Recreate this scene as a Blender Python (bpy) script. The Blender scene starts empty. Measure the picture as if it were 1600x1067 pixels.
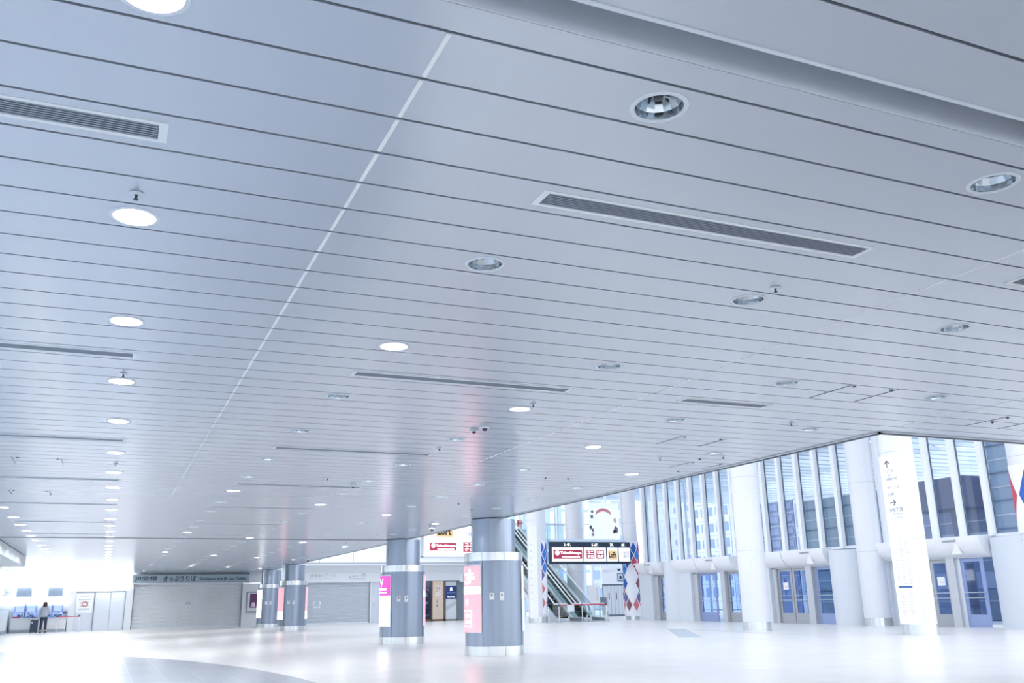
import bpy, math, random
from math import pi, sin, cos, radians
from mathutils import Matrix, Vector
random.seed(7)
scn = bpy.context.scene
col = scn.collection

# ------------------------------------------------------------------ camera
cam = bpy.data.cameras.new('camera'); cam.sensor_width = 36.0; cam.lens = 1409.1 * 36 / 1600
cam.clip_start = 0.05; cam.clip_end = 2000
camo = bpy.data.objects.new('camera', cam); col.objects.link(camo)
camo.matrix_world = Matrix(((0.91705236, -0.0931085, -0.38774447, 0), (-0.3983247, -0.25966117, -0.87972354, 0),
                            (-0.01877245, 0.96120075, -0.2752103, 1.215), (0, 0, 0, 1)))
scn.camera = camo
# ------------------------------------------------------------------ sky
w = bpy.data.worlds.new('sky'); scn.world = w; w.use_nodes = True
nt = w.node_tree; nt.nodes.clear()
out = nt.nodes.new('ShaderNodeOutputWorld'); bg = nt.nodes.new('ShaderNodeBackground')
tc = nt.nodes.new('ShaderNodeTexCoord'); sep = nt.nodes.new('ShaderNodeSeparateXYZ'); rmp = nt.nodes.new('ShaderNodeValToRGB')
nt.links.new(tc.outputs['Generated'], sep.inputs[0]); nt.links.new(sep.outputs['Z'], rmp.inputs[0])
rmp.color_ramp.elements[0].position = 0.0; rmp.color_ramp.elements[0].color = (0.925, 0.955, 1.0, 1)
rmp.color_ramp.elements[1].position = 0.7; rmp.color_ramp.elements[1].color = (0.86, 0.92, 1.0, 1)
nt.links.new(rmp.outputs[0], bg.inputs[0]); bg.inputs[1].default_value = 2.3
nt.links.new(bg.outputs[0], out.inputs[0])
# ------------------------------------------------------------------ exposure
scn.view_settings.view_transform = 'Standard'; scn.view_settings.look = 'None'
scn.view_settings.exposure = 0.10; scn.view_settings.gamma = 1.0; scn.view_settings.use_curve_mapping = False
LAMP_W = 31.0
scn.cycles.use_denoising = True
scn.cycles.max_bounces = 8; scn.cycles.diffuse_bounces = 5; scn.cycles.glossy_bounces = 4
scn.cycles.transmission_bounces = 6; scn.cycles.transparent_max_bounces = 12
scn.cycles.sample_clamp_indirect = 6.0
scn.cycles.caustics_reflective = False; scn.cycles.caustics_refractive = False

HC = 3.085          # ceiling height
XE = 8.465          # ceiling edge along the atrium
YE = 8.15           # ceiling edge across, right of the corner
YB = 57.0           # back wall

# ------------------------------------------------------------------ helpers
def lin(h):
    h = h.lstrip('#'); c = [int(h[i:i + 2], 16) / 255 for i in (0, 2, 4)]
    return tuple([x / 12.92 if x <= 0.04045 else ((x + 0.055) / 1.055) ** 2.4 for x in c] + [1.0])

MATS = {}
def mat(name, hexc, rough=0.5, metal=0.0, var=0.03, scale=6.0, emit=0.0, spec=0.5, stretch=None):
    """procedural surface: base colour with a fine noise variation"""
    if name in MATS: return MATS[name]
    m = bpy.data.materials.new(name); m.use_nodes = True; n = m.node_tree; b = n.nodes['Principled BSDF']
    c = lin(hexc)
    b.inputs['Roughness'].default_value = rough; b.inputs['Metallic'].default_value = metal
    b.inputs['Specular IOR Level'].default_value = spec
    t = n.nodes.new('ShaderNodeTexCoord'); no = n.nodes.new('ShaderNodeTexNoise'); no.inputs['Scale'].default_value = scale
    mp = n.nodes.new('ShaderNodeMapping'); mp.inputs['Scale'].default_value = stretch or (1, 1, 1)
    n.links.new(t.outputs['Object'], mp.inputs[0]); n.links.new(mp.outputs[0], no.inputs['Vector'])
    mx = n.nodes.new('ShaderNodeMix'); mx.data_type = 'RGBA'
    n.links.new(no.outputs['Fac'], mx.inputs['Factor'])
    mx.inputs['A'].default_value = tuple(max(0, x * (1 - var)) for x in c[:3]) + (1,)
    mx.inputs['B'].default_value = tuple(min(1, x * (1 + var)) for x in c[:3]) + (1,)
    n.links.new(mx.outputs['Result'], b.inputs['Base Color'])
    if emit:
        n.links.new(mx.outputs['Result'], b.inputs['Emission Color']); b.inputs['Emission Strength'].default_value = emit
    MATS[name] = m
    return m

def glass(name, hexc, rough=0.02, refl=1.0):
    if name in MATS: return MATS[name]
    m = bpy.data.materials.new(name); m.use_nodes = True; n = m.node_tree; n.nodes.clear()
    o = n.nodes.new('ShaderNodeOutputMaterial'); tr = n.nodes.new('ShaderNodeBsdfTransparent'); gl = n.nodes.new('ShaderNodeBsdfGlossy')
    fr = n.nodes.new('ShaderNodeLayerWeight'); mx = n.nodes.new('ShaderNodeMixShader'); mu = n.nodes.new('ShaderNodeMath'); mu.operation = 'MULTIPLY_ADD'; pw = n.nodes.new('ShaderNodeMath'); pw.operation = 'POWER'; pw.inputs[1].default_value = 4.0
    tr.inputs[0].default_value = lin(hexc); gl.inputs['Roughness'].default_value = rough; fr.inputs[0].default_value = 0.5; mu.inputs[2].default_value = 0.04
    mu.inputs[1].default_value = refl * 0.7
    n.links.new(fr.outputs['Facing'], pw.inputs[0]); n.links.new(pw.outputs[0], mu.inputs[0]); n.links.new(mu.outputs[0], mx.inputs[0]); n.links.new(tr.outputs[0], mx.inputs[1]); n.links.new(gl.outputs[0], mx.inputs[2])
    n.links.new(mx.outputs[0], o.inputs[0]); MATS[name] = m
    return m

def emis(name, hexc, s):
    if name in MATS: return MATS[name]
    m = bpy.data.materials.new(name); m.use_nodes = True; n = m.node_tree; n.nodes.clear()
    o = n.nodes.new('ShaderNodeOutputMaterial'); e = n.nodes.new('ShaderNodeEmission')
    e.inputs[0].default_value = lin(hexc); e.inputs[1].default_value = s
    n.links.new(e.outputs[0], o.inputs[0]); MATS[name] = m
    return m

ORG = {}
def tag(o, label=None, cat=None, group=None, kind=None):
    if label: o['label'] = label
    if cat: o['category'] = cat
    if group: o['group'] = group
    if kind: o['kind'] = kind
    return o
def empty(name, loc, label=None, cat=None, group=None, kind=None):
    o = bpy.data.objects.new(name, None); o.empty_display_size = 0.2; o.location = loc; col.objects.link(o)
    ORG[o] = Vector(loc); return tag(o, label, cat, group, kind)

class MB:
    def __init__(s): s.v = []; s.f = []
    def quad(s, a, b, c, d): n = len(s.v); s.v += [a, b, c, d]; s.f.append((n, n + 1, n + 2, n + 3)); return s
    def poly(s, pts): n = len(s.v); s.v += list(pts); s.f.append(tuple(range(n, n + len(pts)))); return s
    def box(s, x0, x1, y0, y1, z0, z1):
        n = len(s.v); s.v += [(x0, y0, z0), (x1, y0, z0), (x1, y1, z0), (x0, y1, z0), (x0, y0, z1), (x1, y0, z1), (x1, y1, z1), (x0, y1, z1)]
        s.f += [tuple(n + i for i in q) for q in ((0, 3, 2, 1), (4, 5, 6, 7), (0, 1, 5, 4), (1, 2, 6, 5), (2, 3, 7, 6), (3, 0, 4, 7))]; return s
    def prism(s, pts, axis, a, b):
        """pts: 2D outline; axis 'x': (y,z) extruded in x, 'y': (x,z) extruded in y, 'z': (x,y) extruded in z"""
        def P(p, t): return {'x': (t, p[0], p[1]), 'y': (p[0], t, p[1]), 'z': (p[0], p[1], t)}[axis]
        n = len(s.v); k = len(pts); s.v += [P(p, a) for p in pts] + [P(p, b) for p in pts]
        s.f.append(tuple(n + i for i in range(k))[::-1]); s.f.append(tuple(n + k + i for i in range(k)))
        for i in range(k): j = (i + 1) % k; s.f.append((n + i, n + j, n + k + j, n + k + i))
        return s
    def lathe(s, prof, cx=0, cy=0, cz=0, n=24, a0=0, a1=2 * pi, close=True):
        full = abs(a1 - a0 - 2 * pi) < 1e-6; m = n if full else n + 1; b = len(s.v)
        for r, z in prof:
            for i in range(m):
                a = a0 + (a1 - a0) * i / n; s.v.append((cx + r * cos(a), cy + r * sin(a), cz + z))
        for j in range(len(prof) - 1):
            for i in range(n):
                i2 = (i + 1) % m if full else i + 1
                s.f.append((b + j * m + i, b + j * m + i2, b + (j + 1) * m + i2, b + (j + 1) * m + i))
        if close and full:
            if prof[0][0] > 1e-5: s.f.append(tuple(b + i for i in range(m))[::-1])
            if prof[-1][0] > 1e-5: s.f.append(tuple(b + (len(prof) - 1) * m + i for i in range(m)))
        return s
    def sector(s, r0, r1, z0, z1, cx, cy, a0, a1, n=16):
        """solid curved panel"""
        k = n + 1; b = len(s.v)
        for (r, z) in ((r0, z0), (r1, z0), (r1, z1), (r0, z1)):
            for i in range(k):
                a = a0 + (a1 - a0) * i / n; s.v.append((cx + r * cos(a), cy + r * sin(a), z))
        for j in range(4):
            for i in range(n): s.f.append((b + j * k + i, b + j * k + i + 1, b + ((j + 1) % 4) * k + i + 1, b + ((j + 1) % 4) * k + i))
        s.f.append((b, b + k, b + 2 * k, b + 3 * k)); s.f.append((b + n, b + 3 * k + n, b + 2 * k + n, b + k + n)); return s
    def tube(s, pts, r, n=8, caps=True):
        pts = [Vector(p) for p in pts]; b = len(s.v)
        for i, p in enumerate(pts):
            d = (pts[min(i + 1, len(pts) - 1)] - pts[max(i - 1, 0)]).normalized()
            u = d.cross(Vector((0, 0, 1)));  u = u.normalized() if u.length > 1e-3 else Vector((1, 0, 0)); q = d.cross(u).normalized()
            for k in range(n):
                a = 2 * pi * k / n; s.v.append(tuple(p + (u * cos(a) + q * sin(a)) * r))
        for i in range(len(pts) - 1):
            for k in range(n): s.f.append((b + i * n + k, b + i * n + (k + 1) % n, b + (i + 1) * n + (k + 1) % n, b + (i + 1) * n + k))
        if caps: s.f.append(tuple(b + k for k in range(n))); s.f.append(tuple(b + (len(pts) - 1) * n + k for k in range(n)))
        return s
    def build(s, name, m, parent=None, smooth=False, bevel=0.0, fix=True, **kw):
        me = bpy.data.meshes.new(name)
        if parent is not None: o0 = ORG[parent]
        else:
            xs = [p[0] for p in s.v]; ys = [p[1] for p in s.v]; zs = [p[2] for p in s.v]
            o0 = Vector(((min(xs) + max(xs)) / 2, (min(ys) + max(ys)) / 2, min(zs)))
        me.from_pydata([tuple(Vector(p) - o0) for p in s.v], [], s.f)
        if fix:
            import bmesh
            bm = bmesh.new(); bm.from_mesh(me); bmesh.ops.recalc_face_normals(bm, faces=bm.faces); bm.to_mesh(me); bm.free()
        me.materials.append(m); me.update()
        o = bpy.data.objects.new(name, me); col.objects.link(o); ORG[o] = o0
        if parent is not None: o.parent = parent
        else: o.location = o0
        if smooth:
            me.polygons.foreach_set('use_smooth', [True] * len(me.polygons))
            try: me.set_sharp_from_angle(angle=radians(35))
            except Exception: pass
        if bevel:
            bv = o.modifiers.new('bevel', 'BEVEL'); bv.width = bevel; bv.segments = 2; bv.limit_method = 'ANGLE'
        return tag(o, **kw)

def structure(mb, name, m, **kw):
    return mb.build(name, m, kind='structure', **kw)

def copy_tree(o, parent=None):
    c = o.copy(); col.objects.link(c); c.parent = parent; ORG[c] = ORG[o]
    for ch in list(o.children): copy_tree(ch, c)
    return c
def place(proto, loc, rz=0.0, **kw):
    c = copy_tree(proto); c.location = loc; c.rotation_euler.z = rz; return tag(c, **kw)
def remove_tree(o):
    for ch in list(o.children): remove_tree(ch)
    bpy.data.objects.remove(o)

def text(body, name, m, parent, x, y, z, width=None, height=None, facing='y', spacing=1.0, bold=0.0, vertical=False, depth=0.004):
    """lettering as a thin mesh; (x,y,z) = centre of the word; facing 'y': reads from -Y, 'x': reads from -X"""
    if vertical: body = '\n'.join(body)
    cu = bpy.data.curves.new('lettering', 'FONT'); cu.body = body; cu.size = 1.0; cu.align_x = 'CENTER'; cu.extrude = 0.0; cu.offset = bold
    cu.space_character = spacing; cu.resolution_u = 2
    if vertical: cu.space_line = 0.95
    to = bpy.data.objects.new('lettering', cu); col.objects.link(to)
    dg = bpy.context.evaluated_depsgraph_get(); me = bpy.data.meshes.new_from_object(to.evaluated_get(dg))
    bpy.data.objects.remove(to)
    if not me.vertices: return None
    xs = [v.co.x for v in me.vertices]; ys = [v.co.y for v in me.vertices]
    cx, cy = (min(xs) + max(xs)) / 2, (min(ys) + max(ys)) / 2; W, H = max(xs) - min(xs), max(ys) - min(ys)
    sx = width / W if width else None; sy = height / H if height else None
    sx = sx or sy; sy = sy or sx
    o0 = ORG[parent]
    for v in me.vertices:
        a, b = (v.co.x - cx) * sx, (v.co.y - cy) * sy
        p = Vector((x + a, y, z + b)) if facing == 'y' else Vector((x, y - a, z + b))
        v.co = p - o0
    me.materials.clear(); me.materials.append(m)
    o = bpy.data.objects.new(name, me); col.objects.link(o); o.parent = parent; ORG[o] = o0
    return o

# ------------------------------------------------------------------ materials
M_white = mat('white_paint', '#e6e9ee', 0.45)
M_wallw = mat('wall_paint', '#e2e6ec', 0.6)
M_steel = mat('brushed_steel', '#c9d0d8', 0.28, 0.85, var=0.05, scale=30, stretch=(1, 1, 0.02))
M_dark = mat('dark_metal', '#2b3440', 0.5, 0.3)
M_gap = mat('groove_shadow_cavity', '#2c3440', 0.9)
M_glass = glass('clear_glass', '#eef5fc')
M_bluegl = glass('blue_tinted_glass', '#d9e6f7')
M_shut = mat('shutter_grey', '#d3dae5', 0.5, 0.0); M_shutw = mat('shutter_pale', '#e9eef5', 0.5, 0.0)
M_pier = mat('entrance_panel', '#d3dae4', 0.5)
M_fin = mat('fin_white', '#e8ecf2', 0.4)
M_doorg = mat('door_grey', '#a9aeb6', 0.4, 0.3)
M_doorb = mat('door_blue_reflection', '#93a4cf', 0.35, 0.2)  # blue put into the leaf colour for the reflection in the glass
M_red = mat('sign_red', '#c2405c', 0.5)
M_navy = mat('navy', '#1d2a3c', 0.5)
M_ink = mat('ink', '#3a4450', 0.6)
M_blueink = mat('blue_ink', '#3f6fa8', 0.6)

def floor_material():
    m = bpy.data.materials.new('floor_stone'); m.use_nodes = True; n = m.node_tree; b = n.nodes['Principled BSDF']
    g = n.nodes.new('ShaderNodeNewGeometry')
    br = n.nodes.new('ShaderNodeTexBrick'); br.offset = 0.0; br.inputs['Scale'].default_value = 1.0
    br.inputs['Brick Width'].default_value = 0.6; br.inputs['Row Height'].default_value = 0.6; br.inputs['Mortar Size'].default_value = 0.004
    br.inputs['Color1'].default_value = lin('#eceae8'); br.inputs['Color2'].default_value = lin('#e6e4e3'); br.inputs['Mortar'].default_value = lin('#c9cbd0')
    n.links.new(g.outputs['Position'], br.inputs['Vector'])
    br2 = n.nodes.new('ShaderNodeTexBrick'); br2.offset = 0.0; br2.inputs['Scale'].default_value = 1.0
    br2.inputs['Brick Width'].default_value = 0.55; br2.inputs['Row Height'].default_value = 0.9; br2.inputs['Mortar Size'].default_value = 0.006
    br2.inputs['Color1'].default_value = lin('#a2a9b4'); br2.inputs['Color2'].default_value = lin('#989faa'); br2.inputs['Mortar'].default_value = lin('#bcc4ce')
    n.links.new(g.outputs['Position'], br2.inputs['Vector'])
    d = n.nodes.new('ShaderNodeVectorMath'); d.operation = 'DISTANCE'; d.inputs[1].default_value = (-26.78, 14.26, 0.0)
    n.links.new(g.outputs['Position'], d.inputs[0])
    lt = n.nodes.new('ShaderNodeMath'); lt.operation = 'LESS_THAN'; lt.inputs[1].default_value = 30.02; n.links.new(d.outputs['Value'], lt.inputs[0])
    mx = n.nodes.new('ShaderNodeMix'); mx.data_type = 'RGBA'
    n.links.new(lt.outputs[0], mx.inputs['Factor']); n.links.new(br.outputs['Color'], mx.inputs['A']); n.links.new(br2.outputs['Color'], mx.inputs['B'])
    no = n.nodes.new('ShaderNodeTexNoise'); no.inputs['Scale'].default_value = 0.8; n.links.new(g.outputs['Position'], no.inputs['Vector'])
    m2 = n.nodes.new('ShaderNodeMix'); m2.data_type = 'RGBA'; m2.blend_type = 'MULTIPLY'; m2.inputs['Factor'].default_value = 0.12
    n.links.new(mx.outputs['Result'], m2.inputs['A']); n.links.new(no.outputs['Fac'], m2.inputs['B'])
    n.links.new(m2.outputs['Result'], b.inputs['Base Color']); b.inputs['Roughness'].default_value = 0.28
    return m
def ceiling_material():
    m = mat('ceiling_metal_panel', '#bcc4d0', 0.23, 0.45, var=0.02, scale=0.6, stretch=(0.3, 3.2, 1))
    return m
M_floor = floor_material(); M_ceil = ceiling_material()

# ------------------------------------------------------------------ floor
structure(MB().box(-9.2, 34, -8, 70, -0.2, 0.0), 'floor', M_floor)
structure(MB().box(34, 140, -40, 160, -0.25, -0.05).box(27.9, 34, -8, 45, -0.2, 0.001), 'ground', mat('pavement', '#dfe2e6', 0.8))

# ------------------------------------------------------------------ ceiling: slats with holes for lights and vents
PITCH, GAP = 0.31, 0.0155
LX = [-7.54, -5.67, -3.80, -1.93, -0.04, 1.84, 3.71, 5.58, 7.45]
LY = [2.68, 4.54, 6.40, 8.25, 10.13, 12.33, 14.18, 16.05, 17.95, 19.80, 21.90, 23.80, 25.65, 27.55, 29.45, 31.55, 33.45, 35.35, 37.25, 39.15, 41.25, 43.1, 45.0, 46.9, 48.8, 50.9, 52.8, 54.6]
LYB = [-0.9, -2.77, -4.6]
VY = [3.605, 7.29, 11.39, 15.15, 18.87, 22.87, 26.6]
VX = [(-2.02, 0.06), (1.74, 3.81), (5.04, 6.10)]
R_HOLE = 0.101
slat_rows = []
k = -29
while True:
    y0 = 2.212 + PITCH * k
    if y0 > YB - 0.05: break
    y1 = y0 + PITCH
    a, b2 = y0 + GAP / 2, min(y1, YB) - GAP / 2
    if k == 0: a = 2.37                      # shutter slot at the front
    if a < 28.07 < b2 + 0.1 and a > 27.9: a += 0.07
    slat_rows.append((a, b2)); k += 1
def snap(y):
    """nearest slat centre, kept when the fixture already fits"""
    for a, b in slat_rows:
        if a <= y <= b + GAP:
            return min(max(y, a + 0.118), b - 0.118) if b - a > 0.24 else (a + b) / 2
    return y
LYs = [snap(y) for y in LY]; LYBs = [snap(y) for y in LYB]
VYs = []
for y in VY:
    for a, b in slat_rows:
        if a <= y <= b: VYs.append((a + b) / 2)
lights = []           # (x, y, column index, row index)
for i, x in enumerate(LX):
    for j, y in enumerate(LYs):
        if i <= 3 and y > 36: continue
        if i == 3 and y > 39: continue
        if i < 3 and y > 26: continue
        if x > XE - 0.3: continue
        lights.append((x, y, i, j))
for i, x in enumerate(LX):
    for j, y in enumerate(LYBs): lights.append((x, y, i, -1 - j))
vents = []
for j, y in enumerate(VYs):
    for i, (x0, x1) in enumerate(VX):
        if i == 2 and j > 1: continue
        vents.append((x0, x1, y, i, j))
cm = MB(); bk = MB(); rim = 0.03
NH = 24
for a, b in slat_rows:
    xr = 18.0 if b < YE + 0.02 else XE - 0.03
    if a > YE - 0.16 and a < YE + 0.02 : xr = XE - 0.03
    holes = []
    for (x, y, i, j) in lights:
        if a < y < b: holes.append((x - 0.12, x + 0.12, 'c', x, y))
    for (x0, x1, y, i, j) in vents:
        if a < y < b: holes.append((x0 + 0.03, x1 - 0.03, 'r', (x0 + x1) / 2, y))
    holes.sort(); cur = -9.0
    def strip(p, q):
        if q - p > 1e-4: cm.quad((p, a, HC), (p, b, HC), (q, b, HC), (q, a, HC))
    for h in holes:
        strip(cur, h[0]); cur = h[1]
        if h[2] == 'r':
            cm.quad((h[0], a, HC), (h[0], h[4] - 0.06, HC), (h[1], h[4] - 0.06, HC), (h[1], a, HC))
            cm.quad((h[0], h[4] + 0.06, HC), (h[0], b, HC), (h[1], b, HC), (h[1], h[4] + 0.06, HC))
        else:
            cx, cy = h[3], h[4]; inner = []; outer = []
            for t in range(NH):
                an = 2 * pi * (t + 0.5) / NH; ca, sa = cos(an), sin(an)
                inner.append((cx + R_HOLE * ca, cy + R_HOLE * sa, HC))
                tx = ((h[1] - cx) if ca > 0 else (h[0] - cx)) / ca if abs(ca) > 1e-6 else 1e9
                ty = ((b - cy) if sa > 0 else (a - cy)) / sa if abs(sa) > 1e-6 else 1e9
                tt = min(tx, ty); outer.append((cx + tt * ca, cy + tt * sa, HC, tx < ty))
            corners = {}
            for t in range(NH):
                u = (t + 1) % NH
                o1, o2 = outer[t], outer[u]
                if o1[3] != o2[3]:
                    c = (o1[0], o2[1], HC) if o1[3] else (o2[0], o1[1], HC)
                    cm.poly([inner[t], o1[:3], c, o2[:3], inner[u]])
                else: cm.poly([inner[t], o1[:3], o2[:3], inner[u]])
    strip(cur, xr)
    # upturned slat edges and the dark cavity above each joint
    for yy in (a, b): cm.quad((-9, yy, HC), (xr, yy, HC), (xr, yy, HC + rim), (-9, yy, HC + rim))
    bk.quad((-9, b - 0.002, HC + rim), (xr, b - 0.002, HC + rim), (xr, b + GAP + 0.002, HC + rim), (-9, b + GAP + 0.002, HC + rim))
ceil = structure(cm, 'ceiling', M_ceil, fix=False)
structure(bk, 'ceiling_cavity', M_gap, fix=False)
structure(MB().box(-9.2, 18, -8, 8.1, HC + 0.36, HC + 0.5).box(-9.2, XE - 0.03, 8.1, YB, HC + 0.36, HC + 0.5), 'ceiling_deck', M_gap)
# fire-shutter slots: raised steel faces of the slot
structure(MB().box(-9, 18, 2.365, 2.372, HC, HC + 0.30).box(-9, 18, 2.212 - .02, 2.208, HC - 0.006, HC + 0.30).box(-9, 18, 2.2, 2.38, HC + 0.30, HC + 0.31), 'trim_1', mat('slot_steel', '#cdd4dd', 0.5, 0.0))
structure(MB().box(-9, XE, 28.02, 28.05, HC - 0.012, HC + 0.02), 'trim_2', mat('joint_dark', '#59636f', 0.6))
# ceiling edge profiles along the atrium
structure(MB().box(XE - 0.10, XE - 0.03, YE, YB, HC - 0.012, HC + 0.05).box(XE - 0.03, 18, YE - 0.10, YE - 0.03, HC - 0.012, HC + 0.05), 'trim_3', mat('edge_light', '#b6bfca', 0.35, 0.3))
structure(MB().box(XE - 0.03, XE + 0.02, YE - .03, YB, HC - 0.02, HC + 0.7).box(XE - 0.03, 18, YE - 0.03, YE + 0.02, HC - 0.02, HC + 0.7), 'trim_4', mat('edge_dark', '#4b5562', 0.5, 0.2))
# white cross seams between panel fields, broken at every joint
sm = MB()
for xs, ya, yb in ((0.905, 2.45, 17.5), (4.64, -6, 13.0), (8.375, 2.45, 8.0)):
    for a, b in slat_rows:
        if ya <= a and b <= yb:
            clash = any(abs(y - (a + b) / 2) < 0.15 and x0 < xs < x1 for (x0, x1, y, i, j) in vents)
            if not clash: sm.box(xs - 0.009, xs + 0.009, a + .006, b - .006, HC - 0.0012, HC - 0.0002)
structure(sm, 'trim_5', mat('seam_white', '#eef1f3', 0.6, spec=.2))

# access hatches in the ceiling
def hatch(x0, x1, y0, y1, label):
    t = 0.007; h = empty('access_hatch', ((x0 + x1) / 2, (y0 + y1) / 2, HC), label, 'access hatch', 'access hatches in the ceiling')
    for xa in (x0, x1 - t): MB().box(xa, xa + t, y0, y1, HC - .003, HC - .0005).build('edge_line', mat('hatch_line', '#4f5a69', 0.9, spec=0.0), h)
    MB().lathe([(0.0, 0), (0.016, 0), (0.02, 0.006)], x0 + .07, y0 + 0.06, HC - 0.006, 12).build('latch', M_dark, h)
    MB().lathe([(0.0, 0), (0.016, 0), (0.02, 0.006)], x1 - .05, y0 + 0.06, HC - 0.006, 12).build('latch', M_dark, h)
hatch(6.22, 6.80, 6.24, 6.84, 'square access hatch outline in the ceiling near the atrium corner')
hatch(9.1, 9.68, 6.9, 7.5, 'access hatch outline in the ceiling strip right of the atrium corner')
hatch(6.25, 6.9, 9.1, 9.7, 'access hatch outline in the ceiling beyond the short air vent')
hatch(7.6, 8.2, 10.9, 11.5, 'access hatch outline beside the slanting ceiling edge before the glass front')
hatch(-1.26, -0.68, 13.0, 13.6, 'access hatch outline in the bright ceiling left of the lit lamp row')
hatch(-1.6, -1.0, 16.8, 17.4, 'farther access hatch outline left of the lit lamp row')

# ------------------------------------------------------------------ recessed ceiling lights
M_trim = mat('lamp_trim', '#cdd6df', 0.35, 0.1)
M_refl = mat('lamp_reflector', '#c4ccd2', 0.12, 1.0, var=0.04, scale=9)
M_reflw = mat('lamp_reflector_lit', '#f4f6f8', 0.5, 0.0)
M_bulb = mat('lamp_unlit', '#323a44', 0.3)
M_lit = emis('lamp_glow', '#f3f6ff', 14.0)
def make_light(lit):
    r = empty('recessed_downlight', (0, 0, 0))
    MB().lathe([(0.097, 0.0), (0.099, -0.004), (0.114, -0.005), (0.118, -0.001), (0.118, 0.002)], n=32, close=False).build('trim_ring', M_trim, r, smooth=True)
    # faceted reflector bowl
    m = MB(); N = 16
    prof = [(0.097, 0.0), (0.093, 0.03), (0.079, 0.06), (0.066, 0.09), (0.046, 0.115), (0.0, 0.12)]
    m.lathe(prof, n=N if not lit else 28, close=False).build('reflector', M_reflw if lit else M_refl, r, smooth=lit)
    if lit:
        MB().lathe([(0.0, 0.018), (0.03, 0.02), (0.036, 0.03), (0.036, 0.048), (0.03, 0.052), (0, 0.053)], n=20, close=False).build('bulb', M_lit, r, smooth=True)
        MB().lathe([(0.074, 0.045), (0.078, 0.055), (0.074, 0.065), (0.070, 0.055), (0.074, 0.045)], n=24, close=False).build('lamp_ring', M_lit, r, smooth=True)
    else:
        MB().lathe([(0.0, 0.035), (0.018, 0.038), (0.024, 0.055), (0.024, 0.10), (0, 0.115)], n=12, close=False).build('bulb', M_bulb, r, smooth=True)
        MB().box(-0.075, 0.075, -0.006, 0.006, 0.055, 0.085).build('louvre_blade', M_refl, r)
    return r
proto_lit, proto_off = make_light(True), make_light(False)
ld = bpy.data.lights.new('downlight_beam', 'AREA'); ld.shape = 'DISK'; ld.size = 0.07; ld.energy = LAMP_W; ld.color = (0.96, 0.98, 1.0)
ORD = ['first', 'second', 'third', 'fourth', 'fifth', 'sixth', 'seventh', 'eighth', 'ninth', 'tenth', 'eleventh', 'twelfth', 'thirteenth', 'fourteenth', 'fifteenth', 'sixteenth',
       'seventeenth', 'eighteenth', 'nineteenth', 'twentieth', 'twenty-first', 'twenty-second', 'twenty-third', 'twenty-fourth', 'twenty-fifth', 'twenty-sixth', 'twenty-seventh', 'twenty-eighth']
ROW = {3: 'far-left row by the bulkhead', 4: 'long all-lit left row', 5: 'row right of the first seam', 6: 'row at the vent ends', 7: 'row second from the slanting edge', 8: 'row nearest the slanting edge'}
for (x, y, i, j) in lights:
    lit = i <= 4 or (j >= 0 and (j - (i - 4)) % 5 == 1)
    if j < 0:
        lit = i <= 4
        lb = 'round recessed ceiling light overhead behind the shutter slot'
    elif i < 3: lb = 'lit round ceiling light in the hall left of the picture'
    else: lb = '%s round ceiling light, %s from the front, %s' % ('glowing' if lit else 'unlit', ORD[j], ROW[i])
    c = place(proto_lit if lit else proto_off, (x, y, HC), random.choice((0, 0.4, 0.9, 1.3)), label=lb, cat='ceiling light', group='recessed ceiling lights')
    if lit:
        lo = bpy.data.objects.new('downlight_beam', ld); col.objects.link(lo); lo.parent = c; lo.location = (0, 0, 0.014)
remove_tree(proto_lit); remove_tree(proto_off)

# ------------------------------------------------------------------ slot vents
M_vframe = mat('vent_frame', '#e3e8ed', 0.5); M_vl = mat('vent_louvre', '#8e99a8', 0.5, 0.3)
VN = ['first', 'second', 'third', 'fourth', 'fifth', 'sixth', 'seventh']
for (x0, x1, y, i, j) in vents:
    place_txt = ['ending at the lit left row', 'between the two white seams', 'short one right of the second white seam'][i]
    v = empty('ceiling_vent', ((x0 + x1) / 2, y, HC), 'long slotted ceiling vent %s, %s from the front' % (place_txt, VN[j]) if i < 2 else 'short slotted ceiling vent right of the second seam, %s from the front' % VN[j], 'air vent', 'slot vents in the ceiling')
    f = MB(); t = 0.022
    f.box(x0, x1, y - 0.085, y - 0.085 + t, HC - 0.003, HC + 0.02).box(x0, x1, y + 0.085 - t, y + 0.085, HC - 0.003, HC + 0.02)
    f.box(x0, x0 + 0.035, y - 0.085 + t, y + 0.085 - t, HC - 0.003, HC + 0.02).box(x1 - 0.035, x1, y - 0.085 + t, y + 0.085 - t, HC - 0.003, HC + 0.02)
    f.build('frame', M_vframe, v)
    l = MB()
    for q in range(7):
        yy = y - 0.054 + q * 0.018
        l.box(x0 + .035, x1 - .035, yy - 0.0035, yy + 0.0035, HC - 0.002, HC + 0.022)
    l.build('louvre', M_vl, v)
    MB().box(x0 + .03, x1 - .03, y - 0.065, y + 0.065, HC + 0.03, HC + 0.035).build('duct_back', M_gap, v)

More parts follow.
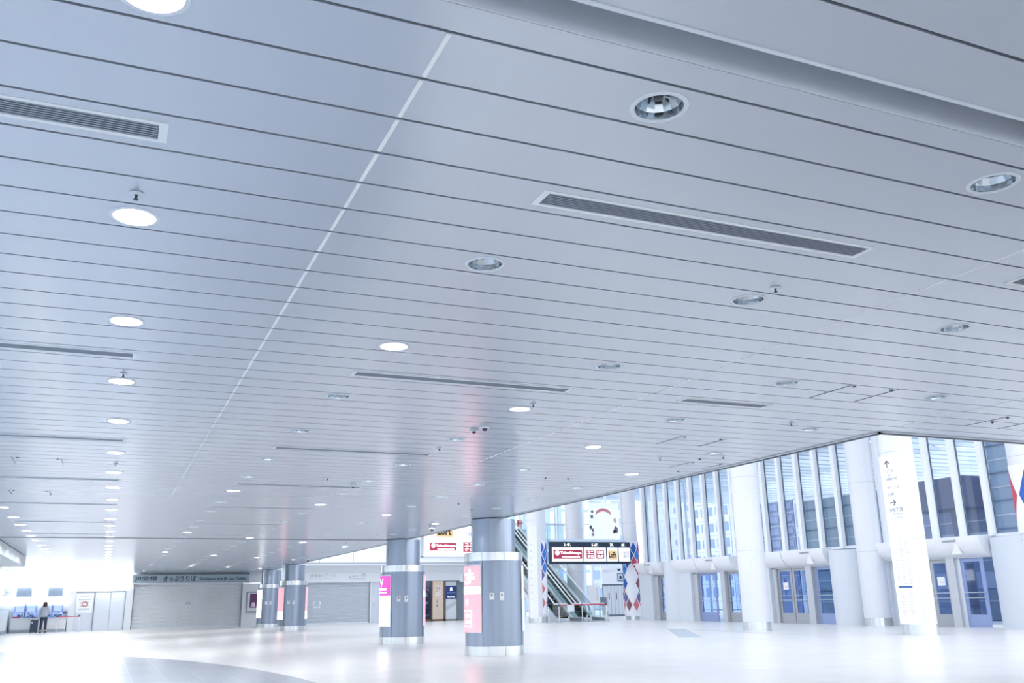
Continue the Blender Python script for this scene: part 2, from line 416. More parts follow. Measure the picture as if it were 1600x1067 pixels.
# ------------------------------------------------------------------ sprinklers, detectors, cameras
def sprinkler(x, y, label):
    s = empty('sprinkler_head', (x, y, HC), label, 'sprinkler', 'sprinkler heads')
    MB().lathe([(0.03, 0.0), (0.034, -0.005), (0.02, -0.01), (0.0, -0.01)], x, y, HC, 16, close=False).build('rose', M_trim, s, smooth=True)
    MB().lathe([(0.0, -0.034), (0.012, -0.034), (0.011, -0.03), (0.005, -0.026), (0.008, -0.01), (0, -0.01)], x, y, HC, 12, close=False).build('nozzle', M_dark, s, smooth=True)
for x, y, lb in ((-0.04, 4.25, 'small sprinkler beside the second lamp of the lit left row'), (-0.03, 7.95, 'small sprinkler between vent and lamp in the lit left row'),
                 (3.71, 4.27, 'sprinkler head by the unlit light right of the long vent'), (3.73, 7.97, 'sprinkler head above the glowing lamp left of centre'),
                 (6.95, 7.97, 'sprinkler head left of the ceiling corner'), (6.96, 10.73, 'sprinkler head over the glass front near the ceiling edge'),
                 (3.72, 10.79, 'sprinkler head near the two ceiling domes'), (6.9, 14.43, 'sprinkler head left of the nearer clad column top'),
                 (3.0, 14.0, 'sprinkler head over the middle of the hall'), (7.0, 18.2, 'sprinkler head above the front clad column'), (-0.03, 13.3, 'sprinkler head in the lit left row beyond the third vent')):
    sprinkler(x, y, lb)
def sensor(x, y, label, r=0.014):
    MB().lathe([(r, 0.0), (r * 1.1, -0.006), (r * .6, -0.016), (0, -0.018)], x, y, HC, 12, close=False).build('heat_sensor', M_dark, smooth=True, label=label, cat='sensor', group='small dark ceiling sensors')
for x, y, lb in ((7.56, 10.63, 'small dark sensor left of the second sensor over the glass front'), (7.82, 10.43, 'small dark sensor closest to the ceiling edge over the glass front'),
                 (6.32, 13.11, 'small dark sensor left of the column reflections'), (6.71, 13.08, 'small dark sensor beside a twin, above the escalator sign'),
                 (7.98, 11.81, 'small dark sensor tight against the slanting ceiling edge'), (6.34, 17.2, 'small dark sensor above the front clad column'), (7.05, 25.9, 'small dark sensor above the second clad column'),
                 (7.02, 29.6, 'small dark sensor before the travel shop wall'), (9.22, 7.2, 'nearer of the twin dark sensors right of the ceiling corner')):
    sensor(x, y, lb)
def dome(x, y, r, label, drop=0.05):
    s = empty('security_camera', (x, y, HC), label, 'security camera', 'dome cameras on the ceiling')
    MB().lathe([(r, 0.0), (r, -0.018), (r * .85, -drop), (r * .6, -drop - .006), (0, -drop - .006)], x, y, HC, 24, close=False).build('housing', M_trim, s, smooth=True)
    MB().lathe([(r * .5, -drop - .004), (r * .45, -drop - r * .3), (r * .25, -drop - r * .5), (0, -drop - r * .55)], x, y, HC, 20, close=False).build('lens_dome', mat('smoked_dome', '#20262f', 0.15), s, smooth=True)
dome(3.72, 9.24, 0.06, 'larger dome camera of the close pair on the ceiling', .022); dome(3.68, 9.47, 0.05, 'smaller dome camera of the close pair on the ceiling', .018)
dome(3.55, 14.6, 0.045, 'small camera before the middle of the hall ceiling'); dome(7.53, 22.4, 0.10, 'big dome camera between the two front clad columns', 0.09)
dome(7.8, 39.7, 0.10, 'far dome camera beside the third clad column', 0.09)

# ------------------------------------------------------------------ bulkhead and side walls
structure(MB().box(-4.75, -2.8, 26.6, 38.5, 2.72, HC - 0.02), 'ceiling_bulkhead', mat('bulkhead', '#d7dfe6', 0.5))
# unseen glazed left side, added to let sky light reach the ceiling
for k_ in range(13):
    y_ = -8 + k_ * 3.6
    w_ = empty('window_%d' % (80 + k_), (-9.1, y_, 0), kind='structure')
    MB().quad((-9.1, y_, 0), (-9.1, y_ + 3.6, 0), (-9.1, y_ + 3.6, HC + .3), (-9.1, y_, HC + .3)).build('pane', M_glass, w_, fix=False)
    MB().box(-9.18, -9.02, y_ - .06, y_ + .06, 0, HC + .3).box(-9.15, -9.05, y_, y_ + 3.6, 0, .12).build('window_frame', M_fin, w_)
structure(MB().box(-60, -9.2, -40, 90, -0.2, -0.02), 'ground_left', mat('ground_bounce_pale', '#e4e7ea', 0.8))  # unseen ground, kept pale to bounce sky light up to the ceiling
structure(MB().box(-9.2, -4.75, 40, 40.2, 0, HC).box(-4.8, -4.62, 40.2, YB, 0, HC), 'wall_side', mat('side_wall', '#dde6ea', 0.35))
structure(MB().box(-4.62, -4.57, 40.0, 56.9, 0, 0.17), 'baseboard_left', mat('base_grey', '#8e99a8', 0.5))
g = MB()
for zz in (1.2, 2.05): g.box(-4.615, -4.60, 40.2, 56.9, zz, zz + 0.015)
structure(g, 'trim_6', mat('panel_joint', '#a9b5bd', 0.5))
ws = MB().box(-4.60, -4.52, 50.6, 51.6, 1.95, 2.75).build('wall_lightbox', emis('lightbox_white', '#f4faff', 5.0), label='glowing white lightbox on the left side wall near the ticket corner', cat='lightbox')

# ------------------------------------------------------------------ back wall
wb = MB()
wb.box(-4.62, XE, YB, YB + 0.3, 2.47, HC)          # above the ticket side
wb.box(-4.62, -1.62, YB, YB + 0.3, 0, 2.47)
wb.box(-1.46, 1.10, YB, YB + .3, 2.08, 2.47).box(-1.46, 1.10, YB + .12, YB + .3, 0, 2.08)
structure(wb, 'wall_back', M_wallw)
for a_, b_, d_ in ((-1.76, -1.46, .25), (1.10, 1.45, .25), (7.42, 11.12, .12)): structure(MB().box(a_, b_, YB - d_, YB + .3, 0, 2.44), 'wall_pillar', M_wallw)
wb2 = MB()
wb2.box(XE, 22.3, YB, YB + 0.3, 2.47, 9.5).box(15.13, 15.2, YB - .05, YB + .3, 0, 2.47).box(15.95, 18.3, YB - .05, YB + .3, 0, 2.47)
structure(wb2, 'wall_back_upper', mat('upper_wall', '#eceff3', 0.6))
structure(MB().box(22.0, 22.3, YB + .3, 62, 0, 9.5), 'wall_return', M_wallw)
# curved soffit of the travel office side, with a lit cove
prof = [(YB, 2.47), (YB - .22, 2.47), (YB - .22, 2.98), (YB - .35, 3.1), (YB - .6, 3.3), (YB - .95, 3.42), (YB - .95, 3.52), (YB, 3.52)]
structure(MB().prism(prof, 'x', 10.2, 22.0), 'trim_7', mat('soffit_white', '#dfe3e9', 0.45))
structure(MB().box(10.2, 22.0, YB - .95, YB - .90, 3.52, 3.60), 'trim_8', mat('cove_lip', '#a9b3bd', 0.5))
cv = MB().box(10.2, 21.9, YB - .80, YB - .7, 3.525, 3.56).build('cove_light', emis('cove_glow', '#ffffff', 6.0), label='long white cove light on the ledge above the closed travel office', cat='light')
jt = MB()
for xx in (11.9, 14.0, 16.2): jt.box(xx, xx + .03, YB - .02, YB + .01, 3.6, 9.4)
structure(jt, 'trim_9', mat('panel_joint', '#a9b5bd', 0.5))

# ------------------------------------------------------------------ ticket fascia
fs = empty('ticket_hall_sign', (1.3, YB - .35, 2.47), 'long dark grey fascia sign with Japanese and English ticket lettering, above the closed shutter', 'sign')
MB().box(1.32, 7.72, YB - .42, YB - .02, 2.50, 2.96).build('sign_body', mat('sign_teal', '#a6bac9', 0.45), fs)
MB().box(1.32, 7.80, YB - .45, YB - .02, 2.45, 2.50).box(7.72, 7.80, YB - .45, YB - .02, 2.50, 3.0).build('frame', M_white, fs)
text('JR全線', 'lettering', M_navy, fs, 2.05, YB - .425, 2.74, width=1.2, height=0.32, bold=.012)
text('きっぷうりば', 'lettering', M_navy, fs, 3.85, YB - .425, 2.74, width=1.75, height=0.32, bold=.015)
text('Shinkansen and JR Line Tickets', 'lettering', M_navy, fs, 6.24, YB - .425, 2.70, width=2.62, height=.22, bold=0.02)
MB().box(-4.5, 1.32, YB - .45, YB - .02, 2.46, HC - .02).build('lit_fascia', emis('fascia_glow', '#f6fbff', 7.0), label='blazing white illuminated fascia over the ticket machine corner and double door', cat='lightbox')

# roller shutters
def shutter(x0, x1, label, m_=None):
    s = empty('roller_shutter', ((x0 + x1) / 2, YB + .05, 0), label, 'shutter')
    m = MB(); h = 2.46; k = 34
    for i in range(k):
        z = .05 + (h - .05) * i / k; z2 = .05 + (h - .05) * (i + 1) / k
        m.prism([(YB + .10, z), (YB + .045, z + .008), (YB + .03, (z + z2) / 2), (YB + .045, z2 - .008), (YB + .10, z2)], 'x', x0, x1)
    m.build('slats', m_ or M_shut, s)
    MB().box(x0, x1, YB + .0, YB + .10, 0, .06).build('bottom_bar', M_white, s)
    MB().box(x0 - .0, x0 + .05, YB - .02, YB + .03, 0, h).box(x1 - .05, x1, YB - .02, YB + .03, 0, h).build('guide_rail', mat('rail', '#8c95a2', .5, .3), s)
    return s
shutter(1.45, 7.42, 'wide closed roller shutter under the ticket sign', M_shutw)
shutter(11.12, 15.13, 'closed roller shutter of the travel office behind the second clad column')
def notice(x, z, w, h, label, y=YB - .03, ink='#5f7488'):
    n = empty('paper_notice', (x, y, z), label, 'notice')
    MB().box(x - w / 2, x + w / 2, y - .004, y + .004, z - h / 2, z + h / 2).build('sheet', mat('paper', '#e9eef4', .7), n)
    m = MB(); random.seed(int(x * 100))
    for k in range(5):
        zz = z + h * (.35 - .16 * k); ww = w * random.uniform(.25, .42)
        m.box(x - ww, x + ww * .9, y - .0065, y - .0045, zz - h * .03, zz + h * .03)
    m.build('print', mat('print_' + ink, ink, .7), n)
    return n
notice(4.45, 1.36, .42, .24, 'small white notice taped to the wide shutter', y=YB + .02); notice(4.45, 1.12, .34, .18, 'lower sheet below the notice on the wide shutter', y=YB + .02, ink='#aab6c4')
notice(11.85, 1.22, .5, .22, 'small notice with blue print on the travel office shutter', y=YB + .02, ink='#5f86b8'); notice(11.85, 1.0, .4, .12, 'lower blank strip on the travel office shutter', y=YB + .02, ink='#b8c4d2')
sh = structure(MB().box(15.2, 15.95, YB, YB + .08, 0, 2.46), 'door_1', M_shut)
MB().tube([(15.36, YB - .04, 1.0), (15.36, YB - .04, 1.18)], .012).build('handle', M_steel, sh)
MB().box(15.3, 15.42, YB - .01, YB, 1.3, 1.5).build('lock_plate', M_white, sh)
# double door
dd = empty('door_2', (-.2, YB + .05, 0), kind='structure')
MB().box(-1.46, -.53, YB + .05, YB + .1, 0, 2.08).build('side_panel', M_shut, dd)
for a, b, hx in ((-.47, .30, .2), (.32, 1.06, .42)):
    lf = MB().box(a, b, YB + .03, YB + .1, .01, 2.06).build('leaf', M_shut, dd, bevel=.006)
    MB().box(hx - .06, hx + .04, YB - .03, YB + .0, .98, 1.02).build('handle', M_steel, lf)
MB().box(-.53, -.47, YB, YB + .1, 0, 2.08).box(1.06, 1.10, YB, YB + .1, 0, 2.08).box(-1.46, 1.10, YB, YB + .1, 2.06, 2.10).build('frame', mat('rail', '#8c95a2', .5, .3), dd)
pn = notice(-.98, 1.47, .86, 1.06, 'white poster with a red emblem on the panel left of the double door', y=YB + .03, ink='#b7c1cc')
MB().lathe([(.10, 0), (.15, 0)], 0, 0, 0, 20, close=False).build('emblem', mat('emblem_red', '#c46a6a', .6), pn).matrix_local = Matrix.Translation((0, -.014, -.04)) @ Matrix.Rotation(pi / 2, 4, 'X') @ Matrix.Translation(ORG[pn])
# framed poster on the pillar
fp = empty('framed_poster', (7.98, YB - .15, .77), 'grey framed poster with a dark purple picture on the pillar right of the wide shutter', 'poster')
MB().box(7.66, 8.34, YB - .18, YB - .125, .77, 1.95).build('frame', mat('rail', '#8c95a2', .5, .3), fp, bevel=.01)
MB().box(7.71, 8.29, YB - .19, YB - .17, .85, 1.90).build('sheet', mat('poster_paper', '#dfe2ea', .6), fp)
MB().box(7.85, 8.29, YB - .195, YB - .185, 1.05, 1.85).build('picture', mat('poster_purple', '#6d3f68', .6, var=.5, scale=6), fp)
MB().lathe([(0, 0), (.14, 0), (.1, .2), (.05, .26), (0, .27)], 8.05, YB - .2, 1.1, 12).build('picture_detail', mat('poster_pink', '#e8cfe0', .6), fp, smooth=True)

# ------------------------------------------------------------------ ticket machine corner
for x0, x1, lb in ((-4.38, -3.64, 'left of the two grey wall grilles above the ticket machines'), (-2.86, -2.12, 'right of the two grey wall grilles above the ticket machines')):
    gr = empty('wall_grille', (x0, YB, 1.87), lb, 'grille', 'wall grilles')
    MB().box(x0, x1, YB - .04, YB, 1.87, 2.35).build('frame', mat('grille_grey', '#97a5b5', .5), gr)
    m = MB()
    for k in range(12): m.box(x0 + .04 + k * .056, x0 + .07 + k * .056, YB - .06, YB - .04, 1.91, 2.31)
    m.build('bars', mat('grille_bars', '#7c8a9c', .5), gr)
cn = empty('machine_canopy', (-3.1, YB - .3, 1.6), 'glowing white light canopy over the ticket machines', 'light canopy')
MB().box(-4.52, -1.80, YB - .5, YB - .02, 1.63, 1.84).build('diffuser', emis('lightbox_white', '#f4faff', 5.0), cn)
MB().box(-4.54, -1.78, YB - .52, YB - .0, 1.84, 1.87).build('top_plate', M_white, cn)
ct = empty('machine_counter', (-3.1, YB - .3, 0), 'white counter front below the ticket machines', 'counter')
MB().box(-4.5, -1.80, YB - .38, YB, .16, .72).build('front', M_white, ct)
MB().box(-4.5, -1.80, YB - .34, YB, 0, .16).build('plinth', mat('plinth_grey', '#b4bfcc', .5), ct)
MB().box(-4.5, -1.80, YB - .48, YB, .72, .76).build('shelf', M_white, ct)
for k, (x, lb) in enumerate(((-4.12, 'leftmost ticket machine with a blue-lit screen'), (-3.56, 'second ticket machine from the left'), (-2.80, 'ticket machine partly behind the standing person'), (-2.28, 'rightmost ticket machine with a blue-lit screen'))):
    t = empty('ticket_machine', (x, YB - .2, .76), lb, 'ticket machine', 'ticket machines')
    MB().prism([(YB - .01, .765), (YB - .42, .765), (YB - .42, .84), (YB - .25, 1.05), (YB - .2, 1.56), (YB - .01, 1.56)], 'x', x - .25, x + .25).build('cabinet', mat('machine_blue', '#8fa9dd', .4), t)
    MB().box(x - .19, x + .19, YB - .27, YB - .2, 1.08, 1.38).build('screen', emis('screen_glow', '#b9d0ff', 1.1), t)
    MB().box(x - .24, x + .24, YB - .32, YB - .18, 1.42, 1.56).build('header_lamp', emis('lightbox_white', '#f4faff', 5.0), t)
    m = MB(); random.seed(k)
    for q in range(9):
        bx = x - .2 + random.random() * .36; bz = .80 + random.random() * .2; m.box(bx, bx + .06, YB - .44, YB - .36, bz, bz + .025)
    m.build('card_slots', M_dark, t)
MB().box(-2.01, -1.83, YB - .10, YB - .003, .98, 1.04).build('coin_tray', M_dark, label='small dark tray on the wall right of the ticket machines', cat='tray')
MB().box(-4.4, -4.05, YB - .49, YB - .46, .76, .84).build('price_tag', mat('tag_red', '#c25d70', .6), label='small red label on the shelf under the leftmost ticket machine', cat='label')

# belt barrier by the double door
def belt_post(x, y, label, h=.85, grp='belt barrier posts'):
    p = empty('barrier_post', (x, y, 0), label, 'barrier post', grp)
    MB().lathe([(.0, 0), (.16, 0), (.16, .015), (.03, .03), (.0, .03)], x, y, 0, 20, close=False).build('foot', M_steel, p, smooth=True)
    MB().lathe([(.0, .02), (.024, .02), (.024, h), (0, h)], x, y, 0, 12, close=False).build('pole', M_white, p, smooth=True)
    MB().lathe([(.0, h - .08), (.034, h - .08), (.034, h + .02), (0, h + .02)], x, y, 0, 12, close=False).build('head', M_dark, p, smooth=True)
    return p
belt_post(-1.16, 55.9, 'slim barrier post in front of the double door')
belt_post(-2.22, 55.9, 'slim barrier post beside the person at the ticket machines')
MB().box(-2.183, -1.197, 55.89, 55.905, .77, .82).build('barrier_belt', mat('belt_red', '#d0687a', .6), label='red belt stretched in front of the ticket machine corner', cat='barrier belt')

# ------------------------------------------------------------------ person
def skin(name, pts, edges, radii, m, parent, root=0, sub=1):
    me = bpy.data.meshes.new(name); o0 = ORG[parent]
    me.from_pydata([tuple(Vector(p) - o0) for p in pts], edges, []); me.materials.append(m)
    o = bpy.data.objects.new(name, me); col.objects.link(o); o.parent = parent; ORG[o] = o0
    o.modifiers.new('skin', 'SKIN')
    for i, v in enumerate(me.skin_vertices[0].data):
        r = radii[i]; v.radius = (r, r) if not isinstance(r, tuple) else r; v.use_root = (i == root)
    if sub: sb = o.modifiers.new('sub', 'SUBSURF'); sb.levels = sub; sb.render_levels = sub
    me.polygons.foreach_set('use_smooth', [True] * len(me.polygons))
    return o
PX, PY = -2.86, 55.85
per = empty('person', (PX, PY, 0), 'person seen from behind in a pale grey jacket and dark trousers, facing the ticket machines', 'person')
def P(x, y, z): return (PX + x * .9, PY + y * .9, z * .9)
pts = [P(0, 0, .93), P(0, 0, 1.08), P(0, 0, 1.26), P(0, 0, 1.42), P(0, .01, 1.50), P(0, .03, 1.60),
       P(-.10, 0, .86), P(-.11, .02, .50), P(-.12, -.01, .09), P(-.12, .14, .04),
       P(.10, 0, .86), P(.12, .05, .50), P(.13, .02, .09), P(.13, .17, .04),
       P(-.19, 0, 1.38), P(-.24, -.01, 1.12), P(-.26, .03, .88), P(-.26, .05, .80),
       P(.19, 0, 1.38), P(.24, .05, 1.12), P(.17, .27, 1.04), P(.15, .34, 1.05)]
ed = [(0, 1), (1, 2), (2, 3), (3, 4), (4, 5), (0, 6), (6, 7), (7, 8), (8, 9), (0, 10), (10, 11), (11, 12), (12, 13), (3, 14), (14, 15), (15, 16), (16, 17), (3, 18), (18, 19), (19, 20), (20, 21)]
rd = [(.14, .10), (.13, .09), (.15, .10), (.13, .09), .05, (.075, .09), .085, .055, .038, .035, .085, .055, .038, .035, .055, .042, .03, .028, .055, .042, .03, .028]
skin('body', pts, ed, [tuple(a * .9 for a in r) if isinstance(r, tuple) else r * .9 for r in rd], mat('skin', '#d9b8a6', .6), per)
for hx, hy, hz, s in ((-.26, .055, .79, -1), (.15, .36, 1.05, 1)):
    for q in range(5):
        a = (q - 2) * .016; L = (.05, .07, .078, .072, .058)[q]
        d = (0, .01, -1) if s < 0 else (0, 1, -.2)
        b0 = P(hx + a, hy, hz); b1 = P(hx + a * 1.3, hy + d[1] * L * .6, hz + d[2] * L * .6); b2 = P(hx + a * 1.3, hy + d[1] * L + .015, hz + d[2] * L)
        MB().tube([b0, b1, b2], .0085, 6).build('finger', MATS['skin'], per, smooth=True)
mh = MB().lathe([(0, -.13), (.05, -.15), (.10, -.11), (.118, -.03), (.122, .03), (.10, .09), (.05, .125), (0, .13)], *P(0, .0, 1.61), 20, close=False)
mh.build('hair', mat('hair_brown', '#4b3038', .8), per, smooth=True)
skin('jacket', [P(0, 0, .82), P(0, 0, 1.0), P(0, 0, 1.28), P(0, 0, 1.44), P(-.2, 0, 1.40), P(-.25, -.01, 1.12), P(-.27, .03, .90), P(.2, 0, 1.40), P(.25, .05, 1.12), P(.18, .26, 1.05)],
     [(0, 1), (1, 2), (2, 3), (3, 4), (4, 5), (5, 6), (3, 7), (7, 8), (8, 9)], [(.19, .13), (.185, .13), (.19, .125), (.10, .08), .075, .06, .05, .075, .06, .05], mat('jacket_grey', '#b9c0ce', .8), per)
skin('trousers', [P(0, 0, .9), P(-.10, 0, .80), P(-.11, .02, .48), P(-.12, -.01, .14), P(.10, 0, .80), P(.12, .05, .48), P(.13, .02, .14)], [(0, 1), (1, 2), (2, 3), (0, 4), (4, 5), (5, 6)],
     [(.15, .11), .095, .075, .065, .095, .075, .065], mat('trousers_dark', '#35405a', .8), per)
for sx in (-.12, .13): MB().box(PX + sx * .9 - .045, PX + sx * .9 + .045, PY - .08, PY + .16, 0.0, .07).build('shoe', mat('shoe_dark', '#2a3040', .6), per, bevel=.02)
sc = empty('suitcase', (PX - .42, PY - .1, 0), 'dark upright suitcase standing left of the person', 'suitcase')
MB().box(PX - .60, PX - .24, PY - .22, PY + .02, .05, .66).build('shell', mat('case_dark', '#3b465c', .4), sc, bevel=.03)
MB().tube([(PX - .52, PY - .1, .66), (PX - .52, PY - .1, .80), (PX - .32, PY - .1, .80), (PX - .32, PY - .1, .66)], .01, 6).build('handle', M_dark, sc)
for sx in (-.54, -.30):
    for sy in (-.19, -.01): MB().box(PX + sx - .02, PX + sx + .02, PY + sy - .02, PY + sy + .02, 0, .05).build('wheel', M_dark, sc)
MB().box(PX - .55, PX - .49, PY - .226, PY - .21, .50, .57).build('luggage_tag', M_white, sc)

# ------------------------------------------------------------------ clad columns
M_clad = mat('column_cladding', '#8e9aac', 0.30, 0.55, var=.28, scale=5, stretch=(1, 1, 0.02))
M_shaft = mat('column_shaft', '#9ba7b8', 0.26, 0.6, var=.28, scale=5, stretch=(1, 1, 0.02))
M_band = mat('steel_band', '#d7dcdf', 0.22, 0.8, var=.18, scale=8, stretch=(1, 1, 0.02))
def poster_mat(name, hexc, e=1.1): return mat(name, hexc, .5, emit=e, var=.02)
def clad_column(y, label, left, right, lt=None):
    x = 8.42; R = .69; r = .525
    c = empty('clad_column', (x, y, 0), label, 'column')
    MB().lathe([(r, 2.28), (r, HC + (-.02))], x, y, 0, 48).build('shaft', M_shaft, c, smooth=True)
    MB().lathe([(r, HC - .02), (r, 9.4)], x + .02, y, 0, 48).build('upper_shaft', M_shaft, c, smooth=True) if False else None
    MB().lathe([(R - .01, .20), (R - .01, 2.10)], x, y, 0, 64).build('cladding', M_clad, c, smooth=True)
    MB().lathe([(R, 0), (R, .205), (R - .012, .205)], x, y, 0, 64).build('base_band', M_band, c, smooth=True)
    MB().lathe([(R - .012, 2.10), (R, 2.10), (R, 2.29), (r - .02, 2.29)], x, y, 0, 64).build('top_band', M_band, c, smooth=True)
    j = MB()
    for a in (-pi * .75, -pi * .25, -pi / 2 - .02): j.sector(R - .004, R + .002, 0, .205, x, y, a - .004, a + .004, 1).sector(R - .004, R + .002, 2.1, 2.29, x, y, a - .004, a + .004, 1)
    for a in (-pi * .75, -pi * .25): j.sector(R - .012, R - .006, .2, 2.1, x, y, a - .006, a + .006, 1)
    j.build('panel_joint', M_dark, c)
    for side, am, spec in (('left', pi, left), ('right', 0, right)):
        if not spec: continue
        a0, a1 = am - pi / 4 + .03, am + pi / 4 - .03
        fr = MB().sector(R - .02, R + .006, .50, 2.02, x, y, a0, a1, 20).build('poster_frame', mat('lightbox_frame', '#c6d0d8', .35, .4), c, smooth=True)
        z = 1.98
        for (h, m) in spec:
            MB().sector(R, R + .012, z - h, z, x, y, a0 + .05, a1 - .05, 20).build('poster', m, fr, smooth=True); z -= h
    # switch plates on the side facing the hall
    for a, w, h in ((-pi / 2 - .46, .085, .15), (-pi / 2 - .13, .085, .18)):
        pl = MB().sector(R, R + .012, 1.27 - h / 2 + .03, 1.27 + h / 2 + .03, x, y, a - w / R / 1.6, a + w / R / 1.6, 4).build('switch_plate', mat('plate_white', '#e3e7ec', .4), c)
        MB().sector(R + .012, R + .016, 1.30, 1.35, x, y, a - .018, a + .018, 3).build('switch', M_dark, pl)
    return c
PK = poster_mat('poster_pink', '#f0909c', .75) if 'poster_pink' not in MATS else None
PK = poster_mat('poster_coral', '#f2939f', 1.15); PW = poster_mat('poster_white', '#f4f6fb', 1.9); PM = poster_mat('poster_magenta', '#cf4fae', .8); PB = poster_mat('poster_paleblue', '#c9dcf6', .9); PG = poster_mat('poster_green', '#dff2e0', 1.0)
c1 = clad_column(20.45, 'front blue-grey clad column with a coral and white lit poster', [(.46, PK), (.16, PW), (.84, PK)], [(.8, PW), (.66, PB)])
c2 = clad_column(27.85, 'second blue-grey clad column with a magenta and white lit poster', [(.58, PM), (.88, PW)], [(.46, PK), (.16, PW), (.84, PK)])
c3 = clad_column(46.2, 'third clad column, right of the far pair, with coral posters', [(1.1, PK), (.36, PW)], [(1.1, PK), (.36, PW)])
c4 = clad_column(53.0, 'farthest clad column, left of the far pair, with a pale green poster', [(1.0, PW), (.46, PG)], None)
# lettering on the curved posters
def curved_text(body, parent, x, y, R, am, z, width, height, m):
    o = text(body, 'poster_lettering', m, parent, 0, 0, z, width=width, height=height)
    o0 = ORG[parent]
    for v in o.data.vertices:
        px = v.co.x + o0.x; a = am + px / R
        v.co.x = x + R * cos(a) - o0.x; v.co.y = y + R * sin(a) - o0.y
def curved_marks(parent, x, y, rects, m, R=.704):
    for (a0, a1, z0, z1) in rects: MB().sector(R - .001, R + .004, z0, z1, x, y, a0, a1, 3).build('poster_mark', m, parent)
curved_marks(c1, 8.42, 20.45, ((pi - .1, pi + .45, 1.78, 1.83), (pi + .05, pi + .50, 1.68, 1.75), (pi + .22, pi + .30, 1.60, 1.92), (pi - .1, pi + .2, 1.58, 1.64), (pi + .02, pi + .14, 1.12, 1.24), (pi - .2, pi + .36, .97, 1.0), (pi + .33, pi + .36, .66, 1.0), (pi - .2, pi + .36, .63, .66), (pi - .05, pi + .22, .84, .92), (pi - .02, pi + .25, .71, .78)), PW)
curved_text('V', c2, 8.42, 27.85, .706, pi + .12, 1.78, .26, .26, PW)
curved_marks(c2, 8.42, 27.85, ((pi - .2, pi + .5, 1.56, 1.62), (pi - .2, pi + .52, 1.48, 1.51), (pi, pi + .5, .88, .90)), PW)

# ------------------------------------------------------------------ white round columns
M_rc = mat('round_column_white', '#dfe2e9', .38, .05)
def white_column(x, y, r, h, label, base=.30):
    c = empty('round_column', (x, y, 0), label, 'column', 'tall white round columns')
    MB().lathe([(r, base), (r, h)], x, y, 0, 48).build('shaft', M_rc, c, smooth=True)
    MB().lathe([(r + .004, 0), (r + .004, base), (r - .02, base + .001)], x, y, 0, 48).build('base_ring', M_band, c, smooth=True)
    j = MB()
    for z in (2.75, 5.4, 8.0): j.lathe([(r + .001, z), (r + .003, z + .006), (r + .001, z + .012)], x, y, 0, 48, close=False)
    j.build('joint', mat('column_joint', '#b7c0cc', .5), c, smooth=True)
    return c
white_column(21.4, 27.4, .49, 11, 'tall white round column in the open hall, left of the sign column')
white_column(22.35, 21.0, .50, 11, 'tall white round column carrying the tall direction board')
white_column(21.6, 46.2, .52, 11, 'white round column left of the hanging directory sign')
white_column(27.9, 46.8, .45, 11, 'white round column right of the hanging directory sign')
white_column(27.2, 27.5, .50, 11, 'white round column standing against the glass front')
white_column(26.45, 51.0, .55, 11, 'white round column behind the directory sign', base=.2)
white_column(27.2, 20.3, .50, 11, 'white round column at the right border with a chequered banner')

# direction board on the second column
db = empty('direction_board', (21.3, 20.25, .3), 'tall white direction board with arrows on the right-hand column', 'sign')
X0 = 21.33
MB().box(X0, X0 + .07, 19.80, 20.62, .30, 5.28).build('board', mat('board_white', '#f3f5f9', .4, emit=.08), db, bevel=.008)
def arrow(parent, y, z, s, up=True):
    m = MB(); x = X0 - .004
    def q(pts): m.poly([(x, y - a * s, z + b * s) for a, b in (pts if up else [(b, -a) for a, b in pts])])
    q([(-.06, -.5), (.06, -.5), (.06, .35), (-.06, .35)]); q([(0, .5), (-.42, .08), (-.32, -.02), (0, .32)]); q([(0, .5), (0, .32), (.32, -.02), (.42, .08)])
    m.build('arrow', M_ink, parent, fix=False)
arrow(db, 20.33, 5.02, .24); arrow(db, 20.28, 3.84, .24, False)
for s_, y_, z_, wd, h in (('バス', 20.24, 4.80, .24, .12), ('Bus', 20.26, 4.68, .16, .05), ('太閤通口方面', 20.24, 4.56, .46, .09), ('ターミナル', 20.20, 4.30, .48, .11), ('広場', 20.32, 4.10, .22, .10),
                          ('地下鉄', 20.14, 3.62, .42, .14), ('Subway', 20.15, 3.50, .34, .055), ('ゲートタワー', 20.22, 3.37, .46, .09), ('M', 20.40, 3.60, .08, .1)):
    text(s_, 'lettering', mat('ink_soft', '#66727f', .6), db, X0 - .004, y_, z_, width=wd, height=h, facing='x')
MB().box(X0 - .006, X0 - .002, 19.98, 20.48, 1.33, 1.39).build('blue_bar', M_blueink, db)
m = MB(); random.seed(3)
for i in range(26):
    z = 2.75 - i * .052
    for j in range(3):
        if random.random() < .75: y = 20.5 - j * .22; m.box(X0 - .004, X0 - .001, y - random.uniform(.08, .17), y, z, z + .012)
m.build('small_print', mat('pale_print', '#b3bcc8', .6), db)
m = MB().box(X0 - .004, X0 - .001, 19.94, 20.54, 1.25, 1.255).box(X0 - .004, X0 - .001, 19.94, 20.54, .42, .425).box(X0 - .004, X0 - .001, 19.94, 19.945, .42, 1.25).box(X0 - .004, X0 - .001, 20.535, 20.54, .42, 1.25)
for i in range(9):
    z = 1.17 - i * .08; m.box(X0 - .004, X0 - .001, 20.3, 20.48, z, z + .018).box(X0 - .004, X0 - .001, 20.0, 20.0 + .1 + .12 * random.random(), z, z + .018)
m.build('timetable_lines', mat('pale_print2', '#c9cfd6', .6), db)

db.location += Vector((.43, .54, 0))
# white board with vertical lettering on column A
vb = empty('vertical_board', (21.6, 46.0, .24), 'tall narrow white board on the column left of the escalators', 'sign')
MB().box(20.92, 21.38, 45.66, 45.72, .24, 5.12).build('board', mat('board_white', '#f3f5f9', .4, emit=.08), vb)

